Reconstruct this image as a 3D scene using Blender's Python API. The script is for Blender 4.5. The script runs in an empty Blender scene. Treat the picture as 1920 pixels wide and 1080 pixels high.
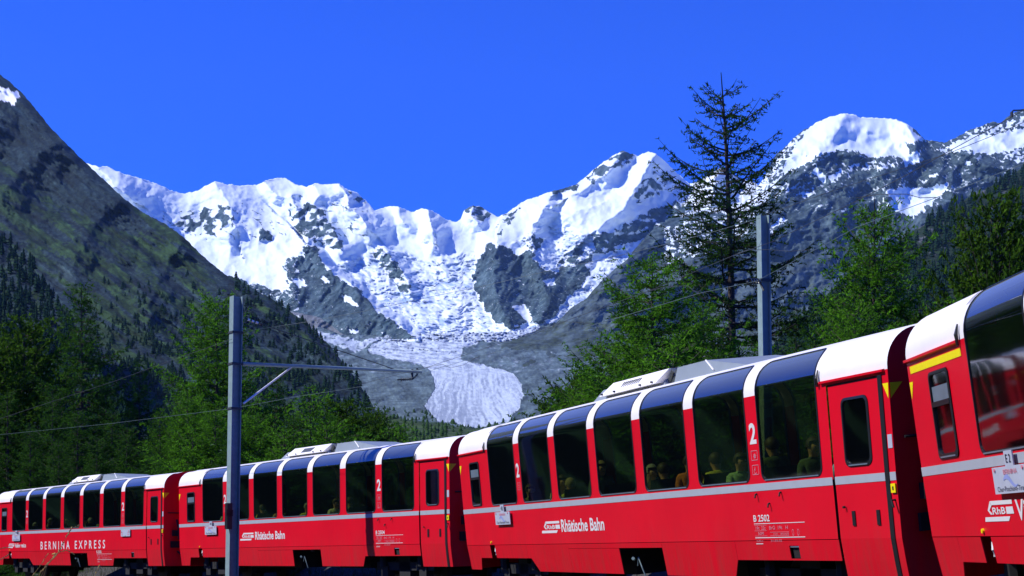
import bpy, bmesh, math, random
import numpy as np
from mathutils import Matrix, Vector
random.seed(7)
SC = bpy.context.scene
COL = SC.collection
R = math.radians
# ------------------------------------------------------------------ camera, world, sun
F = 2966.0          # focal length in photograph pixels (1920 wide)
HY = 1033.0         # eye level line in the photograph
cam_d = bpy.data.cameras.new("camera"); cam = bpy.data.objects.new("camera", cam_d); COL.objects.link(cam)
cam_d.sensor_width = 36; cam_d.lens = 36 * F / 1920
cam_d.shift_x = 0; cam_d.shift_y = (HY - 540) / 1920
cam.location = (0, 0, 0); cam.rotation_euler = (R(90), 0, 0)
cam_d.clip_start = 0.2; cam_d.clip_end = 40000
SC.camera = cam
SUN = Vector((-0.725, -0.03, 0.688)).normalized()
elev = math.asin(SUN.z); azim = math.atan2(SUN.x, SUN.y)
w = bpy.data.worlds.new("World"); SC.world = w; w.use_nodes = True
nt = w.node_tree; nt.nodes.clear()
sky = nt.nodes.new("ShaderNodeTexSky"); sky.sky_type = 'NISHITA'; sky.sun_disc = False
sky.sun_elevation = elev; sky.sun_rotation = azim; sky.altitude = 2000; sky.air_density = 1.0; sky.dust_density = 0.0; sky.ozone_density = 3.0
gm = nt.nodes.new("ShaderNodeMixRGB"); gm.blend_type = 'MULTIPLY'; gm.inputs[0].default_value = 1; gm.inputs[2].default_value = (0.085, 0.465, 2.15, 1)
bg = nt.nodes.new("ShaderNodeBackground"); bg.inputs[1].default_value = 0.105
wo = nt.nodes.new("ShaderNodeOutputWorld")
nt.links.new(sky.outputs[0], gm.inputs[1]); nt.links.new(gm.outputs[0], bg.inputs[0]); nt.links.new(bg.outputs[0], wo.inputs[0])
sd = bpy.data.lights.new("sun", 'SUN'); sd.energy = 5.0; sd.angle = R(0.5); sd.color = (1.0, 0.98, 0.94)
so = bpy.data.objects.new("sun", sd); COL.objects.link(so); so.rotation_euler = SUN.to_track_quat('Z', 'Y').to_euler(); so.location = (-30, -10, 40)
SC.view_settings.view_transform = 'Standard'; SC.view_settings.look = 'None'; SC.view_settings.exposure = 0.15; SC.view_settings.gamma = 1
SC.view_settings.use_curve_mapping = False
SC.render.engine = 'CYCLES'

def at(px, py, Y):
    return Vector(((px - 960) / F * Y, Y, (HY - py) / F * Y))

# ------------------------------------------------------------------ object helpers
def link(name, data, parent=None, **kw):
    o = bpy.data.objects.new(name, data); COL.objects.link(o)
    if parent is not None: o.parent = parent
    for k, v in kw.items(): o[k] = v
    return o
def tag(o, label, category, group=None):
    o['label'] = label; o['category'] = category
    if group: o['group'] = group
    return o
def empty(name, loc=(0, 0, 0)):
    o = bpy.data.objects.new(name, None); COL.objects.link(o); o.location = loc; o.empty_display_size = .2; return o
def np_mesh(name, verts, faces, mats=(), smooth=False, mi=None):
    me = bpy.data.meshes.new(name)
    verts = np.asarray(verts, dtype=np.float32); faces = np.asarray(faces, dtype=np.int32)
    n = faces.shape[1]
    me.vertices.add(len(verts)); me.vertices.foreach_set('co', verts.ravel())
    me.loops.add(faces.size); me.loops.foreach_set('vertex_index', faces.ravel())
    me.polygons.add(len(faces)); me.polygons.foreach_set('loop_start', np.arange(0, faces.size, n, dtype=np.int32))
    me.polygons.foreach_set('loop_total', np.full(len(faces), n, dtype=np.int32))
    if mi is not None: me.polygons.foreach_set('material_index', np.asarray(mi, dtype=np.int32))
    me.polygons.foreach_set('use_smooth', np.full(len(faces), smooth, dtype=bool))
    me.update(calc_edges=True); me.validate()
    for m in mats: me.materials.append(m)
    return me
class MB:
    "collects faces for one mesh"
    def __init__(s): s.v = []; s.f = []; s.m = []
    def poly(s, pts, m=0):
        i = len(s.v); s.v += [tuple(p) for p in pts]; s.f.append(tuple(range(i, i + len(pts)))); s.m.append(m)
    def box(s, a, b, m=0, M=None):
        x0, y0, z0 = a; x1, y1, z1 = b
        c = [Vector((x, y, z)) for z in (z0, z1) for (x, y) in ((x0, y0), (x1, y0), (x1, y1), (x0, y1))]
        s.hexa(c, m, M)
    def hexa(s, c, m=0, M=None):
        if M is not None: c = [M @ Vector(p) for p in c]
        i = len(s.v); s.v += [tuple(p) for p in c]
        for f in ((0, 3, 2, 1), (4, 5, 6, 7), (0, 1, 5, 4), (1, 2, 6, 5), (2, 3, 7, 6), (3, 0, 4, 7)):
            s.f.append(tuple(i + k for k in f)); s.m.append(m)
    def tube(s, pts, r, n=6, m=0, cap=True):
        pts = [Vector(p) for p in pts]; rr = r if hasattr(r, '__len__') else [r] * len(pts)
        i0 = len(s.v); ref = Vector((0, 0, 1))
        for k, p in enumerate(pts):
            d = (pts[min(k + 1, len(pts) - 1)] - pts[max(k - 1, 0)]).normalized()
            a = d.cross(ref if abs(d.z) < .95 else Vector((1, 0, 0))).normalized(); b = d.cross(a)
            for j in range(n):
                t = 2 * math.pi * j / n; s.v.append(tuple(p + (a * math.cos(t) + b * math.sin(t)) * rr[k]))
        for k in range(len(pts) - 1):
            for j in range(n):
                s.f.append((i0 + k * n + j, i0 + k * n + (j + 1) % n, i0 + (k + 1) * n + (j + 1) % n, i0 + (k + 1) * n + j)); s.m.append(m)
        if cap:
            s.f.append(tuple(i0 + j for j in range(n))); s.m.append(m)
            s.f.append(tuple(i0 + (len(pts) - 1) * n + j for j in range(n - 1, -1, -1))); s.m.append(m)
    def mesh(s, name, mats, smooth=False):
        me = bpy.data.meshes.new(name); me.from_pydata(s.v, [], s.f)
        for m in (mats if isinstance(mats, (list, tuple)) else [mats]): me.materials.append(m)
        me.polygons.foreach_set('material_index', s.m)
        me.polygons.foreach_set('use_smooth', [smooth] * len(s.f)); me.update(); return me
    def obj(s, name, mats, parent=None, smooth=False, weld=False, **kw):
        me = s.mesh(name, mats, smooth)
        if weld:
            q = bmesh.new(); q.from_mesh(me); bmesh.ops.remove_doubles(q, verts=q.verts, dist=.0008); q.to_mesh(me); q.free()
        return link(name, me, parent, **kw)

# ------------------------------------------------------------------ materials
def mat(name, col, rough=.6, metal=0., coat=0., nscale=6., namt=.08, bump=0., spec=.5, col2=None):
    m = bpy.data.materials.new(name); m.use_nodes = True; t = m.node_tree; b = t.nodes['Principled BSDF']
    b.inputs['Roughness'].default_value = rough; b.inputs['Metallic'].default_value = metal
    b.inputs['Coat Weight'].default_value = coat; b.inputs['Coat Roughness'].default_value = .12
    b.inputs['Specular IOR Level'].default_value = spec
    tc = t.nodes.new('ShaderNodeTexCoord'); n = t.nodes.new('ShaderNodeTexNoise'); n.inputs['Scale'].default_value = nscale; n.inputs['Detail'].default_value = 5
    t.links.new(tc.outputs['Object'], n.inputs['Vector'])
    mx = t.nodes.new('ShaderNodeMixRGB'); mx.inputs[1].default_value = (*[c * (1 - namt) for c in col], 1)
    mx.inputs[2].default_value = (*[min(1, c * (1 + namt)) for c in (col2 or col)], 1)
    cr = t.nodes.new('ShaderNodeMapRange'); cr.inputs[1].default_value = .3; cr.inputs[2].default_value = .7
    t.links.new(n.outputs['Fac'], cr.inputs[0]); t.links.new(cr.outputs[0], mx.inputs[0]); t.links.new(mx.outputs[0], b.inputs['Base Color'])
    if bump:
        bp = t.nodes.new('ShaderNodeBump'); bp.inputs['Strength'].default_value = bump; bp.inputs['Distance'].default_value = .02
        t.links.new(n.outputs['Fac'], bp.inputs['Height']); t.links.new(bp.outputs[0], b.inputs['Normal'])
    return m
def leaf_mat(name, c1, c2, trans=.25):
    m = bpy.data.materials.new(name); m.use_nodes = True; t = m.node_tree; t.nodes.clear()
    o = t.nodes.new('ShaderNodeOutputMaterial'); d = t.nodes.new('ShaderNodeBsdfDiffuse'); tr = t.nodes.new('ShaderNodeBsdfTranslucent'); mix = t.nodes.new('ShaderNodeMixShader')
    mix.inputs[0].default_value = trans
    n = t.nodes.new('ShaderNodeTexNoise'); n.inputs['Scale'].default_value = 1.6; n.inputs['Detail'].default_value = 6; n.inputs['Roughness'].default_value = .8
    tc = t.nodes.new('ShaderNodeTexCoord'); t.links.new(tc.outputs['Object'], n.inputs['Vector'])
    cr = t.nodes.new('ShaderNodeMapRange'); cr.inputs[1].default_value = .35; cr.inputs[2].default_value = .65
    mx = t.nodes.new('ShaderNodeMixRGB'); mx.inputs[1].default_value = (*c1, 1); mx.inputs[2].default_value = (*c2, 1)
    t.links.new(n.outputs['Fac'], cr.inputs[0]); t.links.new(cr.outputs[0], mx.inputs[0])
    t.links.new(mx.outputs[0], d.inputs[0]); t.links.new(mx.outputs[0], tr.inputs[0])
    t.links.new(d.outputs[0], mix.inputs[1]); t.links.new(tr.outputs[0], mix.inputs[2]); t.links.new(mix.outputs[0], o.inputs[0])
    return m
def glass_mat(name, tint, f0=.16):
    m = bpy.data.materials.new(name); m.use_nodes = True; t = m.node_tree; t.nodes.clear()
    o = t.nodes.new('ShaderNodeOutputMaterial'); tr = t.nodes.new('ShaderNodeBsdfTransparent'); tr.inputs[0].default_value = (*tint, 1)
    g = t.nodes.new('ShaderNodeBsdfGlossy'); g.inputs['Roughness'].default_value = .035; g.inputs['Color'].default_value = (.95, .97, 1, 1)
    ge = t.nodes.new('ShaderNodeNewGeometry'); dt = t.nodes.new('ShaderNodeVectorMath'); dt.operation = 'DOT_PRODUCT'; t.links.new(ge.outputs['Normal'], dt.inputs[0]); t.links.new(ge.outputs['Incoming'], dt.inputs[1])
    def M_(op, a, b_=0.):
        n_ = t.nodes.new('ShaderNodeMath'); n_.operation = op
        for i_, q_ in enumerate((a, b_)):
            if isinstance(q_, (int, float)): n_.inputs[i_].default_value = q_
            else: t.links.new(q_, n_.inputs[i_])
        return n_.outputs[0]
    fr_ = M_('POWER', M_('SUBTRACT', 1.0, M_('ABSOLUTE', dt.outputs['Value'])), 4.6)
    mr = t.nodes.new('ShaderNodeMapRange'); mr.inputs[3].default_value = f0; mr.inputs[4].default_value = 1.0
    # faint dirt bump keeps the reflections from being perfect
    n = t.nodes.new('ShaderNodeTexNoise'); n.inputs['Scale'].default_value = .8; bp = t.nodes.new('ShaderNodeBump'); bp.inputs['Strength'].default_value = .06; bp.inputs['Distance'].default_value = .05
    tc = t.nodes.new('ShaderNodeTexCoord'); t.links.new(tc.outputs['Object'], n.inputs['Vector']); t.links.new(n.outputs['Fac'], bp.inputs['Height']); t.links.new(bp.outputs[0], g.inputs['Normal'])
    mix = t.nodes.new('ShaderNodeMixShader')
    t.links.new(fr_, mr.inputs[0]); t.links.new(mr.outputs[0], mix.inputs[0]); t.links.new(tr.outputs[0], mix.inputs[1]); t.links.new(g.outputs[0], mix.inputs[2])
    # paler sky sheen put into the colour, stronger where the glass lies flatter
    df = t.nodes.new('ShaderNodeBsdfDiffuse'); df.inputs[0].default_value = (.42, .52, .58, 1); m2_ = t.nodes.new('ShaderNodeMixShader')
    sx = t.nodes.new('ShaderNodeSeparateXYZ'); t.links.new(tc.outputs['Normal'], sx.inputs[0]); dr = t.nodes.new('ShaderNodeMapRange'); dr.inputs[1].default_value = .15; dr.inputs[2].default_value = .95; dr.inputs[3].default_value = .002; dr.inputs[4].default_value = .24
    t.links.new(sx.outputs[2], dr.inputs[0]); t.links.new(dr.outputs[0], m2_.inputs[0]); t.links.new(mix.outputs[0], m2_.inputs[1]); t.links.new(df.outputs[0], m2_.inputs[2]); t.links.new(m2_.outputs[0], o.inputs[0])
    return m
M = {}
M['red'] = mat('red_paint', (.66, .0025, .016), .36, coat=.10, nscale=1.2, namt=.05, spec=.2)
t_ = M['red'].node_tree; b_ = t_.nodes['Principled BSDF']; src = b_.inputs['Base Color'].links[0].from_socket
tc_ = t_.nodes.new('ShaderNodeTexCoord'); mp_ = t_.nodes.new('ShaderNodeMapping'); mp_.inputs['Scale'].default_value = (7, 7, .5); ns_ = t_.nodes.new('ShaderNodeTexNoise'); ns_.inputs['Scale'].default_value = 1.; ns_.inputs['Detail'].default_value = 6; ns_.inputs['Roughness'].default_value = .7
t_.links.new(tc_.outputs['Object'], mp_.inputs[0]); t_.links.new(mp_.outputs[0], ns_.inputs['Vector']); sz_ = t_.nodes.new('ShaderNodeSeparateXYZ'); t_.links.new(tc_.outputs['Object'], sz_.inputs[0])
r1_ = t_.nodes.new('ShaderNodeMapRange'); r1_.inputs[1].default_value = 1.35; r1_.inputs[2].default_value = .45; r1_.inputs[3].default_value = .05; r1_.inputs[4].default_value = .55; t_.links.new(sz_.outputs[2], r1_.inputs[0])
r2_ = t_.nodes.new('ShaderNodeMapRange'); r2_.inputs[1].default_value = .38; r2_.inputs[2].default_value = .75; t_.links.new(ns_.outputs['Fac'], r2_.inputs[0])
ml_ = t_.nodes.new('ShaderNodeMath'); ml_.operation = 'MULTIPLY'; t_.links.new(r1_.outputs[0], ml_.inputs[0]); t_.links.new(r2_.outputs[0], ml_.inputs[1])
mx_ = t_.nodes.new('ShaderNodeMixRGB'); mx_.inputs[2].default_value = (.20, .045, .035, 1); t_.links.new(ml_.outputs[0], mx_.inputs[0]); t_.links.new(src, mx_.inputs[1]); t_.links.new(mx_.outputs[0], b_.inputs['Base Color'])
nb_ = t_.nodes.new('ShaderNodeTexNoise'); nb_.inputs['Scale'].default_value = 1.6; bp_ = t_.nodes.new('ShaderNodeBump'); bp_.inputs['Strength'].default_value = .25; bp_.inputs['Distance'].default_value = .03
t_.links.new(tc_.outputs['Object'], nb_.inputs['Vector']); t_.links.new(nb_.outputs['Fac'], bp_.inputs['Height']); t_.links.new(bp_.outputs[0], b_.inputs['Coat Normal'])
M['roofwhite'] = mat('roof_white', (.80, .775, .74), .5, nscale=2.5, namt=.05)
M['stripe'] = mat('stripe_grey', (.36, .39, .41), .4, namt=.04)
M['rubber'] = mat('rubber', (.012, .014, .016), .35, namt=.1)
M['sill'] = mat('sill_highlight_flap', (.18, .24, .28), .3, metal=.3, namt=.1)  # pale colour holding the highlight along window sills; also the hopper flap
M['dark'] = mat('underframe_dark', (.007, .007, .007), .8, namt=.3)
M['interior'] = mat('interior', (.035, .045, .035), .8, namt=.2)
M['seat'] = mat('seat_cloth', (.02, .035, .04), .9, namt=.2)
M['lettering'] = mat('lettering', (.66, .64, .60), .5, namt=.03)
M['pinkprint'] = mat('small_print', (.60, .22, .26), .5, namt=.03)
M['yellow'] = mat('yellow_paint', (.85, .72, .0), .4, namt=.03)
M['white'] = mat('white_plate', (.42, .45, .50), .45, namt=.05)
M['blackprint'] = mat('black_print', (.03, .03, .05), .5)
M['bluegrey'] = mat('blue_print', (.25, .3, .55), .5)
M['galv'] = mat('galvanised_steel', (.19, .27, .26), .6, metal=.0, nscale=9, namt=.12)
M['greybox'] = mat('roof_box_grey', (.22, .26, .28), .5, nscale=3, namt=.08)
M['hose'] = mat('hose', (.04, .05, .05), .5)
M['wire'] = mat('wire', (.022, .03, .032), .6, metal=.0)
M['wireteal'] = mat('copper_wire', (.07, .11, .105), .5)  # paler teal tone than the other wires
M['insul'] = mat('insulator', (.75, .75, .7), .3)
M['bellows'] = mat('bellows', (.035, .012, .012), .7)
M['rail'] = mat('rail_steel', (.045, .035, .03), .5, metal=.3)
M['ballast'] = mat('ballast', (.045, .042, .038), .95, nscale=14, namt=.5, bump=1.)
M['glass'] = glass_mat('tinted_glass', (.36, .42, .22), .15)
M['bark'] = mat('bark', (.05, .04, .034), .95, nscale=9, namt=.4)
M['larch'] = leaf_mat('larch_needles', (.012, .05, .008), (.16, .42, .022), .42)
M['larchdark'] = leaf_mat('dark_larch_needles', (.008, .032, .009), (.075, .20, .018), .38)
M['larchgaunt'] = leaf_mat('gaunt_larch_needles', (.012, .035, .010), (.05, .12, .018), .3)
M['pine'] = leaf_mat('pine_needles', (.009, .034, .009), (.10, .21, .014), .36)
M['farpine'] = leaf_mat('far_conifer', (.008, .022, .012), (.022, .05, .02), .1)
M['farlight'] = leaf_mat('far_scrub', (.03, .075, .02), (.07, .13, .03), .1)
M['grass'] = leaf_mat('grass', (.04, .07, .012), (.11, .14, .03))
M['drygrass'] = leaf_mat('dry_grass', (.45, .33, .10), (.60, .45, .16))

# ------------------------------------------------------------------ noise
def perlin(x, y, seed=0):
    rs = np.random.RandomState(seed); P = rs.permutation(512).astype(np.int64); ang = rs.rand(512) * 2 * np.pi
    gx = np.cos(ang); gy = np.sin(ang)
    xi = np.floor(x).astype(np.int64); yi = np.floor(y).astype(np.int64); xf = x - xi; yf = y - yi
    u = xf ** 3 * (xf * (xf * 6 - 15) + 10); v = yf ** 3 * (yf * (yf * 6 - 15) + 10)
    def g(ix, iy, dx, dy):
        h = P[(P[ix & 511] + iy) & 511]; return gx[h] * dx + gy[h] * dy
    a = g(xi, yi, xf, yf); b = g(xi + 1, yi, xf - 1, yf); c = g(xi, yi + 1, xf, yf - 1); d = g(xi + 1, yi + 1, xf - 1, yf - 1)
    return ((a * (1 - u) + b * u) * (1 - v) + (c * (1 - u) + d * u) * v) * 1.45
def fbm(x, y, o=5, seed=0, gain=.5):
    r = 0; a = 1.; s = 0
    for k in range(o): r = r + a * perlin(x * 2 ** k, y * 2 ** k, seed + k); s += a; a *= gain
    return r / s
def ridged(x, y, o=5, seed=0, gain=.5):
    r = 0; a = 1.; s = 0
    for k in range(o): r = r + a * (1 - 2 * np.abs(perlin(x * 2 ** k, y * 2 ** k, seed + k))); s += a; a *= gain
    return r / s
def inpoly(x, y, poly):
    r = np.zeros(x.shape, bool); n = len(poly)
    for i in range(n):
        x1, y1 = poly[i]; x2, y2 = poly[(i + 1) % n]
        if y1 == y2: continue
        c = ((y1 > y) != (y2 > y)) & (x < (x2 - x1) * (y - y1) / (y2 - y1) + x1); r ^= c
    return r
def ridge_field(x, y, ridges):
    x, y = x + 9 * fbm(x / 40, y / 30, 4, 700) + 3 * fbm(x / 9, y / 9, 3, 701), y + 9 * fbm(x / 40, y / 30, 4, 710)
    out = np.zeros(x.shape)
    for poly, A, wl, wr in ridges:
        bd = np.full(x.shape, 1e9); bs = np.zeros(x.shape)
        for (x1, y1), (x2, y2) in zip(poly[:-1], poly[1:]):
            dx, dy = x2 - x1, y2 - y1; L = dx * dx + dy * dy
            t = np.clip(((x - x1) * dx + (y - y1) * dy) / L, 0, 1)
            d = np.hypot(x - x1 - t * dx, y - y1 - t * dy); s = (x - x1) * dy - (y - y1) * dx   # >0: right of a downward line
            m = d < bd; bd = np.where(m, d, bd); bs = np.where(m, s, bs)
        wd = np.where(bs > 0, wr, wl); out += A * np.clip(1 - bd / wd, 0, 1) ** 1.3
    return out

def terrain_mat(name, rock1, rock2, snow=(.86, .88, .92), third=(.07, .085, .035), fourth=(.2, .2, .2), fs=.05, bumpd=6., sr=.35, snow2=None, k0=.8, spark=.25):
    "mask channels: r snow, g vegetation, b moraine/ice debris"
    m = bpy.data.materials.new(name); m.use_nodes = True; t = m.node_tree; b = t.nodes['Principled BSDF']; b.inputs['Roughness'].default_value = .9; b.inputs['Specular IOR Level'].default_value = .1
    at_ = t.nodes.new('ShaderNodeAttribute'); at_.attribute_name = 'mask'; sp = t.nodes.new('ShaderNodeSeparateColor'); t.links.new(at_.outputs['Color'], sp.inputs[0])
    tc = t.nodes.new('ShaderNodeTexCoord')
    def noise(scale, det=6, rough=.6):
        n = t.nodes.new('ShaderNodeTexNoise'); n.inputs['Scale'].default_value = scale; n.inputs['Detail'].default_value = det; n.inputs['Roughness'].default_value = rough
        t.links.new(tc.outputs['Object'], n.inputs['Vector']); return n.outputs['Fac']
    def math_(op, a, b_):
        n = t.nodes.new('ShaderNodeMath'); n.operation = op
        for i, q in enumerate((a, b_)):
            if isinstance(q, float): n.inputs[i].default_value = q
            else: t.links.new(q, n.inputs[i])
        return n.outputs[0]
    def rng(v, lo, hi):
        n = t.nodes.new('ShaderNodeMapRange'); n.inputs[1].default_value = lo; n.inputs[2].default_value = hi; n.interpolation_type = 'SMOOTHSTEP'; t.links.new(v, n.inputs[0]); return n.outputs[0]
    def mix(f, a, b_):
        n = t.nodes.new('ShaderNodeMixRGB'); t.links.new(f, n.inputs[0])
        for i, q in ((1, a), (2, b_)):
            if isinstance(q, tuple): n.inputs[i].default_value = (*q, 1)
            else: t.links.new(q, n.inputs[i])
        return n.outputs[0]
    nf = noise(fs); nb = noise(fs * .22, 8, .65); nff = noise(fs * 3)
    col = mix(rng(nf, .35, .65), rock1, rock2)
    nst = noise(fs * .35, 8, .75); col = mix(math_('MULTIPLY', rng(nst, .45, .7), .6), col, tuple(c * 1.5 for c in rock2)); v4 = mix(rng(nst, .36, .64), tuple(c * .8 for c in fourth), tuple(min(1, c * 1.2) for c in fourth)); v4 = mix(math_('MULTIPLY', rng(nff, .5, .8), spark), v4, tuple(c * 2.2 for c in fourth))
    def fac(ch, k=.9):
        return rng(math_('ADD', sp.outputs[ch], math_('MULTIPLY', math_('SUBTRACT', nf, .5), k)), .38, .62)
    col = mix(fac(2), col, v4)
    veg = mix(rng(nb, .35, .65), tuple(c * .6 for c in third), tuple(c * 1.4 for c in third))
    col = mix(fac(1), col, veg)
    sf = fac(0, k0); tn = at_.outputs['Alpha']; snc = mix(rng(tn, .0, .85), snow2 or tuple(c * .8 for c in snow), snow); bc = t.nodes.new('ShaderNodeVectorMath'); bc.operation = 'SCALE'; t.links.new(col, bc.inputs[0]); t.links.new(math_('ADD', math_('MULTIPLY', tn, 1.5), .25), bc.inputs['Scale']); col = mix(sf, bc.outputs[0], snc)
    t.links.new(col, b.inputs['Base Color'])
    bp = t.nodes.new('ShaderNodeBump'); bp.inputs['Distance'].default_value = bumpd; bp.inputs['Strength'].default_value = 1
    h = math_('MULTIPLY', nf, math_('SUBTRACT', 1.0, math_('MULTIPLY', sf, 1 - sr)))
    t.links.new(h, bp.inputs['Height']); t.links.new(bp.outputs[0], b.inputs['Normal'])
    return m
SURF = {}
def sheet(name, xs, top, bot, rows, depth, relief, mask, material, back=2000., kind='structure', rowpow=1.):
    "a mountain face: one column per azimuth, rows from the valley up to the ridge, closed by a slope behind the ridge"
    X = np.asarray(xs, float); T = np.interp(X, [p[0] for p in top], [p[1] for p in top]); 
    T = T + 2.2 * fbm(X / 9, X * 0 + 3.3, 4, 5) + 1.2 * perlin(X / 3.1, X * 0 + 7.7, 9)
    B = np.interp(X, [p[0] for p in bot], [p[1] for p in bot]) if not np.isscalar(bot) else np.full(X.shape, float(bot))
    t = (np.linspace(0, 1, rows) ** rowpow)[:, None]
    PX = np.broadcast_to(X, (rows, len(X))).copy(); PY = T[None, :] * (1 - t) + B[None, :] * t
    D = depth(PX, PY) - relief(PX, PY)
    V = np.stack([(PX - 960) / F * D, D, (HY - PY) / F * D], -1)
    SURF[name] = (X, PY, V)
    ms = list(mask(PX, PY)); ms += [np.full(PX.shape, .5)] if len(ms) == 3 else []
    bk = []
    for k, (q, dz) in enumerate(((.08, .03), (.4, .35), (1., .9))):
        v0 = V[0].copy(); d = D[0] + back * q; v0[:, 0] = (X - 960) / F * d; v0[:, 1] = d; v0[:, 2] = V[0][:, 2] - back * dz; bk.insert(0, v0)
    V = np.concatenate([np.stack(bk), V]); ms = [np.concatenate([np.repeat(c[:1], 3, 0), c]) for c in ms]
    nr, nc = V.shape[:2]; idx = np.arange(nr * nc).reshape(nr, nc)
    f = np.stack([idx[:-1, :-1], idx[1:, :-1], idx[1:, 1:], idx[:-1, 1:]], -1).reshape(-1, 4)
    me = np_mesh(name, V.reshape(-1, 3), f, [material], smooth=True)
    a = me.attributes.new('mask', 'FLOAT_COLOR', 'POINT')
    c4 = np.stack([np.clip(c, 0, 1).ravel() for c in ms], -1).astype(np.float32); a.data.foreach_set('color', c4.ravel())
    return link(name, me, kind=kind)
def on_surf(name, px, py):
    X, PY, V = SURF[name]; i = int(np.clip(np.searchsorted(X, px), 0, len(X) - 1)); j = int(np.argmin(np.abs(PY[:, i] - py))); return Vector(V[j, i])
def dprof(pts):
    ys = [p[0] for p in pts][::-1]; ds = np.log([p[1] for p in pts][::-1])
    if ys[0] > ys[-1]: ys = ys[::-1]; ds = ds[::-1]
    return lambda x, y: np.exp(np.interp(y, ys, ds))

# ------------------------------------------------------------------ ground sheet
g = MB(); N = 48; S = 16000.
import itertools
gr = [0, 6, 14, 30, 60, 140, 400, 1200, 4000, 16000]
for a, b in zip(gr[:-1], gr[1:]):
    for k in range(N):
        t0, t1 = 2 * math.pi * k / N, 2 * math.pi * (k + 1) / N
        g.poly([(a * math.sin(t0), a * math.cos(t0), -1.65), (a * math.sin(t1), a * math.cos(t1), -1.65), (b * math.sin(t1), b * math.cos(t1), -1.65), (b * math.sin(t0), b * math.cos(t0), -1.65)] if a > 0 else [(0, 0, -1.65), (b * math.sin(t1), b * math.cos(t1), -1.65), (b * math.sin(t0), b * math.cos(t0), -1.65)])
M['ground'] = mat('meadow_ground', (.035, .05, .018), .95, nscale=.8, namt=.45, bump=.8, col2=(.06, .06, .03))
g.obj('ground', M['ground'], kind='structure')

# ------------------------------------------------------------------ snow mountains (far range)
sky_top = [(100, 290), (187, 313), (200, 312), (230, 325), (265, 335), (300, 347), (325, 359), (345, 363), (370, 358), (395, 343), (405, 340), (418, 344), (445, 348), (480, 347), (500, 338), (520, 333), (535, 334), (555, 345), (575, 350), (592, 343), (612, 346), (636, 344), (645, 352), (670, 362), (690, 380), (703, 396), (722, 388), (745, 386), (760, 393), (772, 398), (790, 391), (805, 393), (820, 401), (838, 412), (855, 416), (864, 410), (870, 394), (885, 386), (900, 387), (915, 396), (932, 407), (950, 400), (980, 378), (1030, 360), (1060, 352), (1080, 346), (1100, 330), (1120, 312), (1145, 295), (1168, 282), (1180, 287), (1195, 292), (1215, 285), (1228, 287), (1245, 300), (1260, 315), (1285, 338), (1292, 345), (1310, 340), (1350, 315), (1385, 333), (1420, 345), (1600, 400)]
d1 = dprof([(280, 6750), (340, 6600), (400, 6350), (450, 6150), (500, 5900), (560, 5500), (600, 5200), (640, 4950), (700, 4800)])
rockA = [  # polygons of bare rock and how bare they are
 ([(318, 421), (350, 400), (385, 392), (405, 385), (430, 388), (442, 400), (440, 420), (420, 428), (395, 438), (370, 436), (340, 434)], .38),
 ([(485, 429), (503, 430), (509, 440), (505, 452), (490, 450)], .8),
 ([(555, 395), (575, 380), (600, 385), (612, 405), (625, 430), (642, 455), (640, 468), (615, 462), (590, 450), (565, 440), (548, 425)], .46),
 ([(576, 456), (590, 462), (600, 480), (613, 507), (650, 530), (677, 543), (700, 577), (733, 600), (782, 636), (700, 642), (640, 640), (560, 640), (440, 640), (420, 520), (450, 524), (500, 540), (548, 547), (530, 497), (545, 480), (570, 478)], .84),
 ([(695, 465), (720, 468), (745, 492), (757, 518), (772, 545), (762, 552), (742, 530), (715, 503)], .42),
 ([(913, 460), (946, 460), (962, 478), (1001, 471), (1004, 485), (1018, 503), (1043, 513), (1071, 503), (1106, 500), (1106, 516), (1085, 541), (1068, 552), (1050, 570), (1039, 594), (1015, 605), (980, 608), (962, 619), (930, 605), (902, 570), (888, 534), (888, 506), (895, 485)], .97),
 ([(1113, 439), (1155, 432), (1184, 415), (1226, 390), (1261, 380), (1300, 385), (1290, 420), (1240, 440), (1212, 450), (1162, 457), (1134, 478), (1113, 471)], .60),
 ([(1100, 336), (1113, 320), (1141, 302), (1170, 278), (1196, 293), (1159, 315), (1127, 332), (1110, 343)], .48),
 ([(1030, 352), (1085, 344), (1082, 354), (1034, 363)], .8),
 ([(1187, 362), (1205, 340), (1225, 325), (1252, 322), (1264, 338), (1235, 362), (1195, 386)], .45),
 ([(868, 386), (885, 380), (905, 384), (922, 400), (908, 415), (880, 412)], .32),
 ([(925, 430), (945, 405), (975, 385), (970, 400), (945, 430), (930, 445)], .3),
 ([(985, 447), (1000, 440), (1018, 455), (1010, 470), (990, 468)], .55),
 ([(1055, 470), (1090, 455), (1113, 470), (1110, 500), (1075, 505), (1040, 510)], .33),
 ([(640, 352), (660, 360), (690, 380), (698, 396), (690, 395), (660, 372)], .3),
]
snow_holes = [[(640, 552), (655, 555), (672, 572), (668, 576), (648, 566)], [(655, 616), (672, 620), (670, 626), (655, 624)], [(545, 520), (570, 525), (575, 537), (560, 540)], [(600, 515), (612, 520), (618, 532), (606, 528)],
 [(1018, 525), (1040, 520), (1042, 535), (1022, 535)], [(960, 575), (985, 570), (1000, 600), (990, 606), (975, 590)], [(725, 592), (740, 597), (738, 602)]]
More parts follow.
